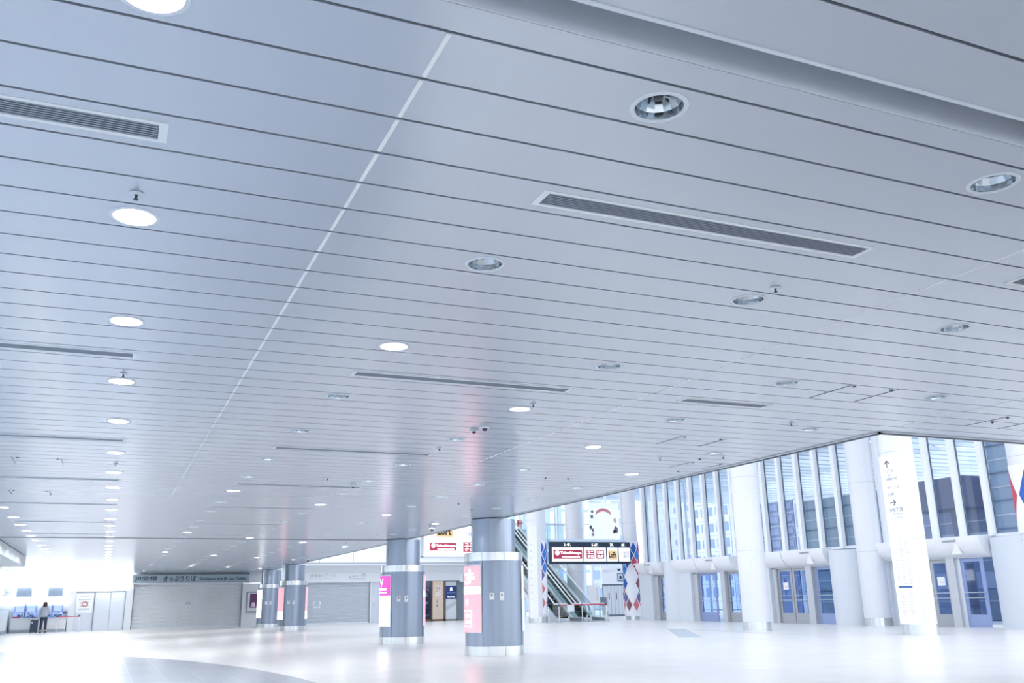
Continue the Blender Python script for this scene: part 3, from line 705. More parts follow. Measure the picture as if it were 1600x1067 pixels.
# ------------------------------------------------------------------ chequered banners
def argyle(name, x, y, r, am, span, z0, z1, label, big=1.0, foot=.24):
    b = empty('banner', (x, y, z0), label, 'banner', 'chequered banners')
    MB().sector(r, r + .012, z0, z1, x, y, am - span / 2, am + span / 2, 16).build('sheet', mat('banner_white', '#f1f3fa', .6), b, smooth=True)
    cols = ['#2f5fb8', '#c94f66', '#1f3f86', '#f4f5fa', '#3d7fd6', '#d97a86', '#8a5a68', '#6c6aa0']
    dw = .84 * big; H = z1 - z0 - foot; rows = int(H / (.66 * big)); dh = H / rows
    groups = {}
    random.seed(name)
    for i in range(rows * 2 - 1):
        for j in range(-1, int(span / dw) + 2):
            ac = am - span / 2 + (j + .5 * (i % 2)) * dw; zc = z1 - dh / 2 - i * dh / 2
            mid = abs((zc - (z0 + H * .42)) / H) < .17 and abs(ac - am) < .55
            if mid: continue
            if zc > z0 + H * .62: cch = random.choice([0, 1, 2, 3, 0, 4, 1])
            else: cch = random.choice([5, 6, 7, 2, 6, 0, 5])
            groups.setdefault(cch, []).append((ac, zc))
    for cch, L in groups.items():
        if cch == 3: continue
        m = MB(); g = .88
        for ac, zc in L:
            pts = []
            def PT(a, z):
                a = max(am - span / 2 + .01, min(am + span / 2 - .01, a)); z = max(z0 + foot, min(z1, z))
                return (x + (r + .016) * cos(a), y + (r + .016) * sin(a), z)
            a0, a1 = ac - dw / 2 * g, ac + dw / 2 * g
            if a1 < am - span / 2 or a0 > am + span / 2: continue
            for t in range(8):           # vertical strips, so the print hugs the curve
                u0, u1 = -.5 + t * .125, -.5 + (t + 1) * .125
                h0, h1 = .5 - abs(u0), .5 - abs(u1)
                A0, A1 = ac + dw * g * u0, ac + dw * g * u1
                if A1 < am - span / 2 or A0 > am + span / 2: continue
                m.quad(PT(A0, zc - dh * g * h0), PT(A1, zc - dh * g * h1), PT(A1, zc + dh * g * h1), PT(A0, zc + dh * g * h0))
        if m.f: m.build('diamond_print', mat('banner_' + str(cch), cols[cch], .6, var=.25 if cch > 4 else .03, scale=9), b, fix=False)
    return b
argyle('a', 21.6, 46.2, .53, -.98, 1.1, .42, 4.3, 'chequered red and blue banner on the column left of the escalators')
argyle('b', 27.9, 46.8, .50, -pi / 2 - .45, 2.7, .18, 4.35, 'chequered red and blue banner round the column right of the escalators')
argyle('c', 27.2, 20.3, .52, -pi + .6, 2.6, 2.95, 5.12, 'chequered banner cut by the right picture border', 1.5)

# ------------------------------------------------------------------ hanging directory sign
DX = lambda px: 22.3 + (px - 856) / 124 * 5.08
DZ = lambda py: 4.26 - (py - 847) / 35 * 1.18
ds = empty('directory_sign', (24.85, 46.0, 3.05), 'long hanging directory sign with red, yellow and white shop panels, above the escalators', 'sign')
MB().box(22.3, 27.38, 45.9, 46.15, 3.06, 4.26).build('housing', mat('sign_navy', '#26364a', .45), ds)
MB().box(22.25, 27.1, 45.85, 46.2, 4.26, 4.40).build('top_cover', mat('glass_cover', '#cfe0f0', .3), ds)
for a, b in ((858.2, 905.2), (906.6, 941), (942.8, 959.6), (961.2, 979)):
    MB().box(DX(a), DX(b), 45.885, 45.90, DZ(878.6), DZ(855.8)).build('shop_panel', mat('panel_lit', '#eef1f8', .5, emit=.5), ds)
for s, px in (('3-4F.', 881.5), ('5-6F.', 924), ('7F.', 950.5), ('8F.', 969)):
    text(s, 'floor_lettering', PW, ds, DX(px), 45.88, DZ(851.6), height=.15)
def red_brand(parent, x0, x1, z0, z1, y):
    MB().box(x0, x1, y - .012, y, z0, z1).build('red_plate', M_red, parent)
    w, h = x1 - x0, z1 - z0
    m = MB(); cx, cz, rr = x0 + w * .13, z0 + h * .66, h * .27
    m.poly([(cx + rr * cos(t * pi / 12), y - .016, cz + rr * sin(t * pi / 12)) for t in range(24)]); m.build('emblem', PW, parent, fix=False)
    m = MB(); m.poly([(cx + rr * .62 * cos(t * pi / 12), y - .018, cz + rr * .62 * sin(t * pi / 12)) for t in range(24)]); m.build('emblem_core', M_red, parent, fix=False)
    m = MB().box(cx - rr * .4, cx + rr * .4, y - .021, y - .019, cz - rr * .1, cz + rr * .1).box(cx - rr * .1, cx + rr * .1, y - .021, y - .019, cz - rr * .45, cz + rr * .45); m.build('emblem_mark', PW, parent)
    text('Takashimaya', 'lettering', PW, parent, x0 + w * .60, y - .016, z0 + h * .62, width=w * .74, height=h * .42, bold=.02)
    text('FOODMAISON', 'lettering', PW, parent, x0 + w * .60, y - .016, z0 + h * .20, width=w * .62, height=h * .20, bold=.015)
red_brand(ds, DX(860.3), DX(903.6), DZ(874.2), DZ(859.8), 45.885)
def square_brand(parent, x0, x1, z0, z1, y, rows):
    MB().box(x0, x1, y - .012, y, z0, z1).build('red_plate', M_red, parent)
    for k, s in enumerate(rows):
        text(s, 'lettering', PW, parent, (x0 + x1) / 2, y - .016, z0 + (z1 - z0) * (.73 - .47 * k), width=(x1 - x0) * .78, height=(z1 - z0) * .36, bold=.03)
square_brand(ds, DX(910.4), DX(922.2), DZ(874), DZ(860.4), 45.885, ('ユニ', 'クロ')); square_brand(ds, DX(925.6), DX(937.8), DZ(874), DZ(860.4), 45.885, ('UNI', 'QLO'))
MB().box(DX(944.4), DX(958.0), 45.87, 45.885, DZ(875.2), DZ(861)).build('yellow_plate', mat('sign_yellow', '#f2cd93', .5, emit=.2), ds)
text('LoFt', 'lettering', M_navy, ds, DX(951.2), 45.865, DZ(868), width=.48, height=.30, bold=.03)
text('三', 'lettering', mat('print_pink', '#e2c3d6', .6), ds, DX(966), 45.88, DZ(864.5), height=.2); text('省堂', 'lettering', mat('print_mauve', '#a9a4bd', .6), ds, DX(973), 45.88, DZ(864.5), width=.4); text('書店', 'lettering', MATS['print_mauve'], ds, DX(973), 45.88, DZ(870.5), width=.4)
hg = MB()
for xx in (22.7, 27.0): hg.tube([(xx, 46.02, 4.38), (xx, 46.02, 9.4)], .02, 6)
hg.build('hanger_rod', M_steel, ds)

# big shop board on the upper back wall
bb = empty('shop_board', (20.3, YB - .1, 4.0), 'large white shop board with red and yellow signs high on the back wall', 'sign')
MB().box(18.55, 23.5 - 1.3, YB - .14, YB - .0, 4.0, 7.0).build('board', mat('panel_lit', '#eef1f8', .5, emit=.5), bb)
MB().box(18.42, 18.55, YB - .16, YB, 3.95, 7.0).box(18.42, 22.2, YB - .16, YB, 3.9, 4.0).build('frame', mat('frame_pale', '#bcc5cf', .5), bb)
red_brand(bb, 18.97, 20.80, 4.36, 4.86, YB - .14)
square_brand(bb, 21.28, 22.1, 4.30, 4.90, YB - .14, ('ユニ', 'クロ'))
MB().box(19.4, 20.55, YB - .15, YB - .14, 5.25, 6.1).build('yellow_plate', MATS['sign_yellow'], bb)
text('LoFt', 'lettering', M_navy, bb, 19.97, YB - .155, 5.62, width=.95, height=.55, bold=.03)
text('三省堂', 'lettering', MATS['print_mauve'], bb, 21.75, YB - .15, 5.45, width=.85, height=.30)
text('書店', 'lettering', MATS['print_mauve'], bb, 21.6, YB - .15, 5.2, width=.3, height=.08)

def scribble(name, parent, x, y, z, w, h, m, facing='y', n=6, seed=0):
    random.seed(seed * 31 + n); mb = MB()
    for i in range(n):
        c = -w / 2 + w * (i + .5) / n; hw = w / n * .36
        for k_ in range(3):
            zz = z + h * random.uniform(-.45, .45); a_, b_ = c - hw * random.uniform(.4, 1), c + hw * random.uniform(.4, 1)
            if facing == 'y': mb.box(x + a_, x + b_, y - .002, y + .001, zz - h * .05, zz + h * .05)
            else: mb.box(x - .002, x + .001, y - b_, y - a_, zz - h * .05, zz + h * .05)
        q_ = c + hw * random.uniform(-.5, .5)
        if facing == 'y': mb.box(x + q_ - hw * .12, x + q_ + hw * .12, y - .002, y + .001, z - h * .45, z + h * .45)
        else: mb.box(x - .002, x + .001, y - q_ - hw * .12, y - q_ + hw * .12, z - h * .45, z + h * .45)
    return mb.build(name, m, parent)
for k_ in range(9): scribble('lettering', vb, 21.0, 45.655, 4.1 - k_ * .36, .08, .09, M_ink, n=1, seed=k_)
# travel office lettering
tl = empty('travel_office_sign', (12.1, YB - .23, 2.6), 'grey Japanese lettering of the travel office above its closed shutter', 'sign')
text('JR東海ツアーズ', 'lettering', mat('letter_grey', '#9aa6b6', .5, .3), tl, 12.1, YB - .225, 2.84, width=1.55, height=.22)
text('JR Tokai Tours', 'lettering', MATS['letter_grey'], tl, 12.0, YB - .225, 2.66, width=1.35, height=.07)
pl = empty('travel_service_sign', (14.3, YB - .23, 2.6), 'small service lettering with an airplane symbol right of the travel office name', 'sign')
scribble('lettering', pl, 14.0, YB - .225, 2.78, .6, .14, MATS['letter_grey'], n=3)
text('✈', 'plane_symbol', M_dark, pl, 14.62, YB - .225, 2.90, width=.3, height=.28)
MB().box(13.7, 14.75, YB - .226, YB - .223, 2.64, 2.665).build('underline', MATS['letter_grey'], pl)

# ------------------------------------------------------------------ shop front at the back
sf = empty('storefront', (19.4, YB, 0), 'bronze framed sliding shop front with a beige poster, right of the second clad column', 'storefront')
MB().box(18.3, 20.01, YB - .1, YB + .1, 2.56, 2.88).build('lintel', mat('lintel_grey', '#aab4bf', .5), sf)
scribble('lettering', sf, 19.3, YB - .105, 2.72, 1.0, .08, M_ink, n=10)
f = MB()
for a in (18.3, 19.12, 19.94): f.box(a, a + .07, YB - .08, YB + .02, 0, 2.56)
f.box(18.3, 20.01, YB - .08, YB + .02, 2.46, 2.56).box(18.3, 20.01, YB - .08, YB + .02, 0, .12)
f.build('bronze_frame', mat('bronze', '#7b6a58', .4, .5), sf)
MB().box(18.37, 19.12, YB - .03, YB - .015, .12, 2.46).build('glass_pane', M_bluegl, sf)
gds = ['#8c4550', '#d6c9c0', '#3c3f4a', '#b9838a', '#e9e4e0', '#5a3a40']
MB().box(18.2, 20.3, YB + .5, YB + .55, 0, 2.56).build('shop_back', mat('shop_interior', '#53525c', .7), sf)
sl = bpy.data.lights.new('shop_fill', 'POINT'); sl.energy = 12; sl.shadow_soft_size = .08; sl.color = (1, .95, .88)  # added fill light without a fitting, brightens the displayed goods
slo = bpy.data.objects.new('shop_fill', sl); col.objects.link(slo); slo.parent = sf; slo.location = Vector((18.75, YB + .12, 2.4)) - ORG[sf]
for k in range(6):
    m = MB(); random.seed(20 + k)
    for q in range(7):
        a = random.uniform(18.4, 19.0); z = random.uniform(.15, 1.9); m.lathe([(0, 0), (.08, .01), (.1, .08), (.05, .16), (0, .17)], a, YB + .12, z, 8)
    m.build('displayed_goods', mat('goods%d' % k, gds[k], .6), sf)
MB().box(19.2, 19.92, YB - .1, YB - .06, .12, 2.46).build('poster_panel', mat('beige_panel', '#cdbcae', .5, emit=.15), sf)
MB().box(19.37, 19.75, YB - .105, YB - .1, 1.55, 2.2).build('poster_sheet', mat('beige_sheet', '#e6dbd6', .6), sf)
scribble('lettering', sf, 19.56, YB - .108, 1.95, .3, .3, mat('print_rose', '#b57878', .6), n=2)
scribble('lettering', sf, 19.5, YB - .105, 1.2, .14, .22, M_ink, n=1, seed=4); scribble('lettering', sf, 19.5, YB - .105, .95, .2, .22, M_ink, n=1, seed=5); MB().lathe([(0, 0), (.05, 0)], 19.62, YB - .11, .5, 10).build('seal', M_dark, sf)
fp2 = empty('glazed_panel', (20.45, YB, 0), 'pale glazed panel in a grey frame beside the bronze shop front', 'panel')
MB().box(20.05, 20.90, YB - .02, YB + .02, .08, 2.9).build('panel', mat('panel_pale', '#dde6ec', .2), fp2)
MB().box(20.03, 20.10, YB - .07, YB, 0, 2.95).box(20.84, 20.92, YB - .07, YB, 0, 2.95).box(20.03, 20.9, YB - .07, YB, 2.42, 2.5).box(20.03, 20.9, YB - .07, YB, 0, .1).build('frame', mat('frame_taupe', '#8f8d8c', .4, .4), fp2)
MB().prism([(20.1, .9), (20.84, 1.25), (20.84, 1.0), (20.1, .6)], 'y', YB - .025, YB - .021).build('stripe', mat('stripe_grey', '#c0cad2', .4), fp2)
pp = empty('blue_poster', (20.45, YB - .08, 1.36), 'dark blue poster with a white figure and lettering on the glazed panel', 'poster')
MB().box(20.07, 20.84, YB - .085, YB - .072, 1.36, 2.16).build('sheet', mat('royal_blue', '#20356f', .5, emit=.3), pp)
MB().prism([(20.36, 1.86), (20.54, 1.86), (20.50, 1.96), (20.51, 2.02), (20.45, 2.08), (20.39, 2.02), (20.40, 1.96)], 'y', YB - .09, YB - .085).build('figure', PW, pp)
text('Royal Host', 'lettering', PW, pp, 20.47, YB - .09, 1.46, width=.5, height=.11, bold=.02)
for z in (1.66, 1.73): MB().box(20.17, 20.75, YB - .089, YB - .086, z, z + .02).build('text_line', mat('print_blue', '#8fa4d6', .6), pp)
structure(MB().box(20.92, 21.25, YB - .1, YB + .2, 0, 3.3), 'trim_10', mat('pillar_dark', '#7c8794', .4, .3))
structure(MB().box(21.25, 22.3, YB + .05, YB + .2, 0, 3.3), 'trim_11', mat('alcove_grey', '#b4bcc6', .5))
scr = empty('digital_screen', (21.35, YB - .3, 2.4), 'small hanging digital screen with a blue picture beside the dark pillar', 'screen')
MB().box(21.0, 21.9, YB - .3, YB - .2, 2.40, 2.92).build('housing', M_white, scr)
MB().box(21.22, 21.85, YB - .31, YB - .3, 2.45, 2.87).build('display', emis('screen_blue', '#3f78c8', 1.0), scr)
MB().lathe([(0, 0), (.16, 0), (.12, .14), (0, .16)], 21.5, YB - .315, 2.55, 10).build('display_picture', emis('screen_white', '#e8f4ff', 1.4), scr)

# ------------------------------------------------------------------ escalators
M_esc = mat('escalator_skirt', '#cdd5dc', .3, .5); M_step = mat('escalator_step', '#15191e', .6, .0); M_hand = mat('handrail_pale', '#dfe7ef', .35); M_escg = glass('balustrade_glass', '#eff6f6')
TAN = .577
def inc(y, y0=47.0): return max(0.0, (y - y0) * TAN)
def balustrade(x, ya, label_name, parent):
    # newel curve, then up the slope
    hy = []
    for k in range(9):
        a = -pi / 2 - pi * k / 8
        hy.append((ya + .42 + .42 * cos(a) * 1.0, .50 + .42 * sin(a)))
    path = [(x, yy, zz) for yy, zz in hy] + [(x, 47.0, .93)]
    path += [(x, y, .93 + inc(y)) for y in (47.6, 48.5, 50, 52, 54, 56, 57.0)]
    MB().tube(path, .045, 8).build('handrail', M_hand, parent, smooth=True)
    pg = [(ya + .05, .35)] + [(yy + .02, zz) for yy, zz in hy[2:]] + [(47.0, .90), (57.0, .90 + inc(57)), (57.0, .12 + inc(57)), (47.2, .15)]
    MB().prism(pg, 'x', x - .008, x + .008).build('glass_panel', M_escg, parent)
def escalator(xl, xr, label):
    e = empty('escalator', ((xl + xr) / 2, 46, 0), label, 'escalator', 'escalators')
    balustrade(xl, 45.2, 'l', e); balustrade(xr, 45.2, 'r', e)
    for x0, x1, nm in ((xl - .11, xl + .11, 'skirt'), (xr - .11, xr + .11, 'skirt')):
        MB().prism([(45.35, 0), (45.35, .12), (45.5, .20), (47.0, .22), (57.0, .22 + inc(57)), (57.0, inc(57) - .35), (47.6, 0)], 'x', x0, x1).build(nm, M_esc, e, bevel=.02)
    MB().box(xl + .11, xr - .11, 45.3, 46.4, 0, .03).build('comb_plate', M_steel, e)
    y = 46.4; k = 0
    while y < 56.8:
        z = inc(y + .2) + .02
        st = MB().box(xl + .11, xr - .11, y, y + .41, z - .25 if z > .3 else 0.002, z + .01).build('step', M_step, e)
        MB().box(xl + .12, xr - .12, y - .006, y + .03, z + .0, z + .014).build('step_edge', mat('step_edge_yellow', '#cfcaa0', .5), st)
        y += .40; k += 1
    MB().prism([(47.9, 0), (57.0, inc(57) - .5), (57.0, inc(57) - .9), (48.4, 0.0)], 'x', xl - .1, xr + .1).build('truss', mat('truss_white', '#dfe4ea', .5), e)
    return e
escalator(23.0, 24.1, 'left escalator rising away behind the red belt'); escalator(24.35, 25.35, 'right escalator rising away behind the red belt')
structure(MB().box(22.3, 25.6, 56.9, 61, 5.45, 5.8), 'floor_upper', M_wallw)
# belt and posts before the escalators
xs = [21.5, 22.12, 23.5, 24.97]
for k, x in enumerate(xs):
    belt_post(x, 44.7, ['leftmost barrier post before the escalators', 'second barrier post before the escalators', 'third barrier post before the escalators', 'rightmost barrier post before the escalators'][k], .92, 'barrier posts before the escalators')
for k in range(1, 3):
    MB().box(xs[k] + .037, xs[k + 1] - .037, 44.693, 44.707, .86, .92).build('barrier_belt', mat('belt_red2', '#d14a62', .6), label='red belt section %s before the escalators' % ('on the left' if k == 1 else 'on the right'), cat='barrier belt')
MB().box(22.6, 23.02, 44.68, 44.692, .55, .9).build('hanging_notice', M_white, label='white sheet hanging from the red belt between the escalators', cat='notice')
nb = empty('notice_board', (26.2, 49.6, 0), 'white notice board with faint pink print standing right of the right escalator', 'notice board')
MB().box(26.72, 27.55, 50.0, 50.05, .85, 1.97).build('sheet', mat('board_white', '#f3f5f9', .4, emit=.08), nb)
MB().box(26.72, 26.77, 50.05, 50.09, 0, 1.97).box(27.5, 27.55, 50.05, 50.09, 0, 1.97).build('stand', M_steel, nb)
[scribble('lettering', nb, 27.35, 49.995, 1.75 - .2 * k_, .2, .16, mat('print_pinkish', '#e0b9c0', .6), n=1, seed=k_) for k_ in range(4)]
MB().box(25.95, 26.3, 47.0, 47.1, .8, 1.25).build('ashtray_panel', mat('panel_grey', '#7b8794', .5), label='small grey panel at the right escalator end', cat='panel')
MB().box(26.05, 26.28, 47.02, 47.08, 0, .8).build('panel_pedestal', M_white, label='white pedestal under the small grey panel', cat='pedestal')

# lockers / glazed door leaves and phone sign
lk = empty('folding_partition', (32, 56, 0), 'white folding partition of tall narrow panels right of the escalators', 'partition')
for k in range(6):
    xa = 31.15 + k * .285
    pnl = MB().box(xa, xa + .255, 56.0, 56.06, .12, 2.02).build('panel', M_white, lk)
    if k % 2 == 1: MB().box(xa + .09, xa + .15, 55.99, 56.0, 1.1, 1.55).build('panel_label', M_ink, pnl)
MB().box(31.1, 32.9, 56.02, 56.1, 0, .14).box(31.1, 32.9, 56.07, 56.1, 0, 2.12).build('backing', mat('partition_grey', '#7e8b9a', .5), lk)
ph = empty('phone_sign', (31.9, 56, 2.1), 'white sign with a telephone-like symbol above the folding partition', 'sign')
MB().box(31.0, 32.85, 55.9, 56.09, 2.12, 3.32).build('board', mat('board_white', '#f3f5f9', .4, emit=.08), ph)
text('コインロッカー', 'lettering', mat('print_soft', '#9aa8b8', .6), ph, 31.6, 55.89, 2.98, width=.95, height=.18)
MB().box(32.2, 32.7, 55.885, 55.9, 2.28, 2.85).build('symbol', mat('symbol_teal', '#5d7f95', .5), ph)
MB().box(32.27, 32.63, 55.88, 55.885, 2.35, 2.78).build('symbol_inner', M_white, ph)
MB().box(32.36, 32.54, 55.875, 55.88, 2.45, 2.66).build('symbol_core', M_dark, ph)
MB().prism([(32.2, 3.15), (32.35, 3.1), (32.5, 3.16), (32.45, 3.0), (32.3, 2.98)], 'y', 55.885, 55.9).build('symbol_arrow', M_dark, ph)

# big white banner
bn = empty('large_banner', (32.5, 58, 4.9), 'large white hanging banner with food pictures and a red ribbon above the directory sign', 'banner')
def cloth(name, hexc):
    m = bpy.data.materials.new(name); m.use_nodes = True; n_ = m.node_tree; n_.nodes.clear()
    o = n_.nodes.new('ShaderNodeOutputMaterial'); d = n_.nodes.new('ShaderNodeBsdfDiffuse'); t = n_.nodes.new('ShaderNodeBsdfTranslucent'); x = n_.nodes.new('ShaderNodeMixShader')
    no = n_.nodes.new('ShaderNodeTexNoise'); no.inputs['Scale'].default_value = 3; rp = n_.nodes.new('ShaderNodeMapRange'); rp.inputs[3].default_value = .72; rp.inputs[4].default_value = .8
    d.inputs[0].default_value = lin(hexc); t.inputs[0].default_value = lin(hexc)
    n_.links.new(no.outputs['Fac'], rp.inputs[0]); n_.links.new(rp.outputs[0], x.inputs[0]); n_.links.new(d.outputs[0], x.inputs[1]); n_.links.new(t.outputs[0], x.inputs[2]); n_.links.new(x.outputs[0], o.inputs[0]); return m
MB().quad((31.3, 58.01, 4.6), (33.8, 58.01, 4.6), (33.8, 58.01, 7.85), (31.3, 58.01, 7.85)).build('sheet', cloth('banner_cloth', '#f8f8fa'), bn, fix=False)
m = MB()
pts = [(32.5 + 1.0 * math.sin(t), 6.1 + 1.25 * math.cos(t)) for t in [(-.65 + 1.3 * k / 8) for k in range(9)]]
for (a, b) in zip(pts[:-1], pts[1:]): m.poly([(a[0], 57.99, a[1] - .11), (b[0], 57.99, b[1] - .11), (b[0], 57.99, b[1] + .11), (a[0], 57.99, a[1] + .11)])
m.build('ribbon', mat('ribbon_red', '#e28a93', .6), bn, fix=False)
random.seed(11)
for (a, z, r, c) in ((31.6, 7.2, .10, '#6b7078'), (31.55, 6.85, .13, '#8f8796'), (31.45, 6.1, .12, '#5d4a60'), (31.6, 5.9, .1, '#7d5a6c'), (31.6, 5.6, .12, '#b38a9a'), (33.45, 6.6, .14, '#d8c3b4'), (33.5, 5.95, .2, '#7a6478'), (33.35, 5.8, .12, '#54505f'), (31.75, 4.9, .09, '#6a6f7a')):
    m = MB(); m.poly([(a + r * cos(t * pi / 8) * random.uniform(.7, 1.1), 57.99, z + r * 1.3 * sin(t * pi / 8) * random.uniform(.7, 1.1)) for t in range(16)]); m.build('food_picture', mat('food_' + c, c, .6), bn, fix=False)
MB().prism([(32.4, 4.6), (33.8, 4.6), (33.8, 4.8), (32.9, 4.72)], 'y', 57.985, 57.995).build('red_corner', MATS['ribbon_red'], bn)
rh = empty('hanging_sign', (25.88, 58, 5.95), 'small dark red sign hanging above the escalators beside the front clad column', 'sign')
MB().box(25.7, 26.06, 57.98, 58.03, 5.95, 6.5).build('panel', mat('flag_red', '#a92f3c', .6), rh); MB().tube([(25.88, 58.0, 6.5), (25.88, 58.0, 9.66)], .015, 6).build('rod', M_steel, rh)

# ------------------------------------------------------------------ back glazing
def window(n, quadpts, fin_boxes, m=M_glass):
    w_ = empty('window_%d' % n, quadpts[0], kind='structure')
    MB().poly(quadpts).build('pane', m, w_, fix=False)
    f = MB()
    for b in fin_boxes: f.box(*b)
    f.build('window_frame', M_fin, w_)
    return w_
n = 1
xx = 22.3
while xx < 35.0:
    window(n, [(xx, 62, 0), (xx + 1.4, 62, 0), (xx + 1.4, 62, 9.6), (xx, 62, 9.6)], [(xx - .07, xx + .07, 61.8, 62.05, 0, 9.6), (xx, xx + 1.4, 61.95, 62.03, 3.6, 3.75), (xx, xx + 1.4, 61.95, 62.03, 6.6, 6.7)]); n += 1; xx += 1.4
bz = MB().box(26.0, 31.4, 59.3, 60.3, 3.3, 3.75)
structure(bz, 'trim_12', mat('soffit_white', '#dfe3e9', .45))
tb = MB()  # unseen roof beams, set dense to cut the sky light in the atrium
for k_ in range(36): tb.box(XE, 36.0, 9.0 + k_ * 1.5, 9.85 + k_ * 1.5, 9.65, 9.9)
tb.box(XE, 36, 57.9, 58.1, 9.6, 9.65)
structure(tb, 'ceiling_shade_beams', M_fin)
MB().tube([(31.6, 58.01, 7.85), (31.6, 58.01, 9.65)], .012, 6).build('cord', M_steel, bn); MB().tube([(33.5, 58.01, 7.85), (33.5, 58.01, 9.65)], .012, 6).build('cord', M_steel, bn)
# glass balustrade of the upper level
gb = empty('upper_balustrade', (27.5, 59.5, 3.8), 'glass balustrade with steel rail on the upper level behind the directory sign', 'balustrade')
MB().box(26.2, 31.2, 59.5, 59.52, 4.9, 6.3).build('glass_panel', M_escg, gb)
r_ = MB().tube([(26.2, 59.5, 6.35), (31.2, 59.5, 6.35)], .04, 6)
for k in range(5): r_.tube([(26.2 + k * 1.25, 59.5, 3.75), (26.2 + k * 1.25, 59.5, 6.35)], .03, 6)
r_.build('rail', M_steel, gb)

# ------------------------------------------------------------------ facade
XF = 27.7
ym = [22.12 + 1.177 * k for k in range(-3, 20)]
for y in ym:
    wf = window(n, [(XF, y, 3.0), (XF, y + 1.177, 3.0), (XF, y + 1.177, 9.6), (XF, y, 9.6)], [(XF - .24, XF + .02, y, y + .19, 3.0, 9.6)]); n += 1
    MB().box(XF - .05, XF - .004, y - .035, y - .002, 3.05, 9.6).box(XF - .05, XF - .004, y + .192, y + .215, 3.05, 9.6).build('gasket', mat('gasket_grey', '#5d6b7c', .6), wf)
structure(MB().box(XF - .12, XF + .05, 18.5, 46, 2.97, 3.07).box(XF - .3, XF + .1, 18.5, 46, 9.55, 9.9), 'trim_13', M_fin)
# return glazing beyond the corner column
for k in range(6):
    xa = 28.4 + k * 1.4
    window(n, [(xa, 47.7, 0), (xa + 1.4, 47.7, 0), (xa + 1.4, 47.7, 9.6), (xa, 47.7, 9.6)], [(xa - .03, xa + .03, 47.65, 47.8, 0, 9.6)], M_glass); n += 1
# canopies: quarter-round shells over the door groups
def canopy(y0, y1, yn, label):
    c = empty('entrance_canopy', (XF, (y0 + y1) / 2, 2.35), label, 'canopy', 'rounded white entrance canopies')
    pr = [(XF, 3.04), (XF - .66, 3.04)] + [(XF - .66 * cos(a), 3.0 - .66 * sin(a)) for a in [pi / 2 * t / 10 for t in range(1, 11)]]
    MB().prism(pr, 'y', y0, y1).build('shell', M_white, c, smooth=True)
    mid = y0 + (y1 - y0) * .58
    MB().prism([(p[0] - .004, p[1] - .004) for p in pr[1:]] + [(XF - .1, 2.4), (XF - .6, 3.03)], 'y', mid, mid + .02).build('panel_joint', mat('joint_grey', '#8f99a6', .5), c)
    # lamp niche: projecting hood, its lit part painted as a white triangle
    hood = MB().prism([(XF - .42, 2.93), (XF - .72, 2.93), (XF - .72, 2.89), (XF - .42, 2.80)], 'y', yn - .26, yn + .26).build('lamp_hood', mat('hood_grey', '#9fa8b2', .5), c)
    MB().poly([(XF - .66, yn - .24, 2.87), (XF - .50, yn + .10, 2.45), (XF - .50, yn - .34, 2.45)]).build('lamp_reflector', mat('niche_lit_white', '#f3f4f4', .3), c, fix=False)
for a in ((42.55, 44.9, 43.6, 'rounded white canopy over the farthest entrance door'), (36.3, 41.28, 37.9, 'rounded white canopy over the blue door left of the open-hall column'),
          (29.98, 34.45, 31.05, 'rounded white canopy right of the open-hall column'), (22.4, 27.3, 23.6, 'rounded white canopy right of the direction board')):
    canopy(*a)
# piers and curved wall panels
structure(MB().box(XF - .25, XF + .3, 43.88, 45.2, 0, 2.98).box(XF - .25, XF + .3, 40.17, 41.4, 0, 2.98).box(XF - .25, XF + .3, 33.97, 34.45, 0, 2.5).box(XF - .25, XF + .3, 27.0, 27.5, 0, 2.98), 'wall_piers', M_pier)
def bulge(y0, y1, d, h, name):
    pts = [(XF + .3, y0)] + [(XF - .15 - d * sin(pi * t / 14) ** .7, y0 + (y1 - y0) * t / 14) for t in range(15)] + [(XF + .3, y1)]
    structure(MB().prism(pts, 'z', 0, h), name, M_pier, smooth=True)
bulge(41.3, 42.6, .45, 2.97, 'wall_curved_far'); bulge(28.05, 30.0, .75, 2.90, 'wall_curved_middle'); bulge(19.2, 22.38, .75, 2.92, 'wall_curved_near')
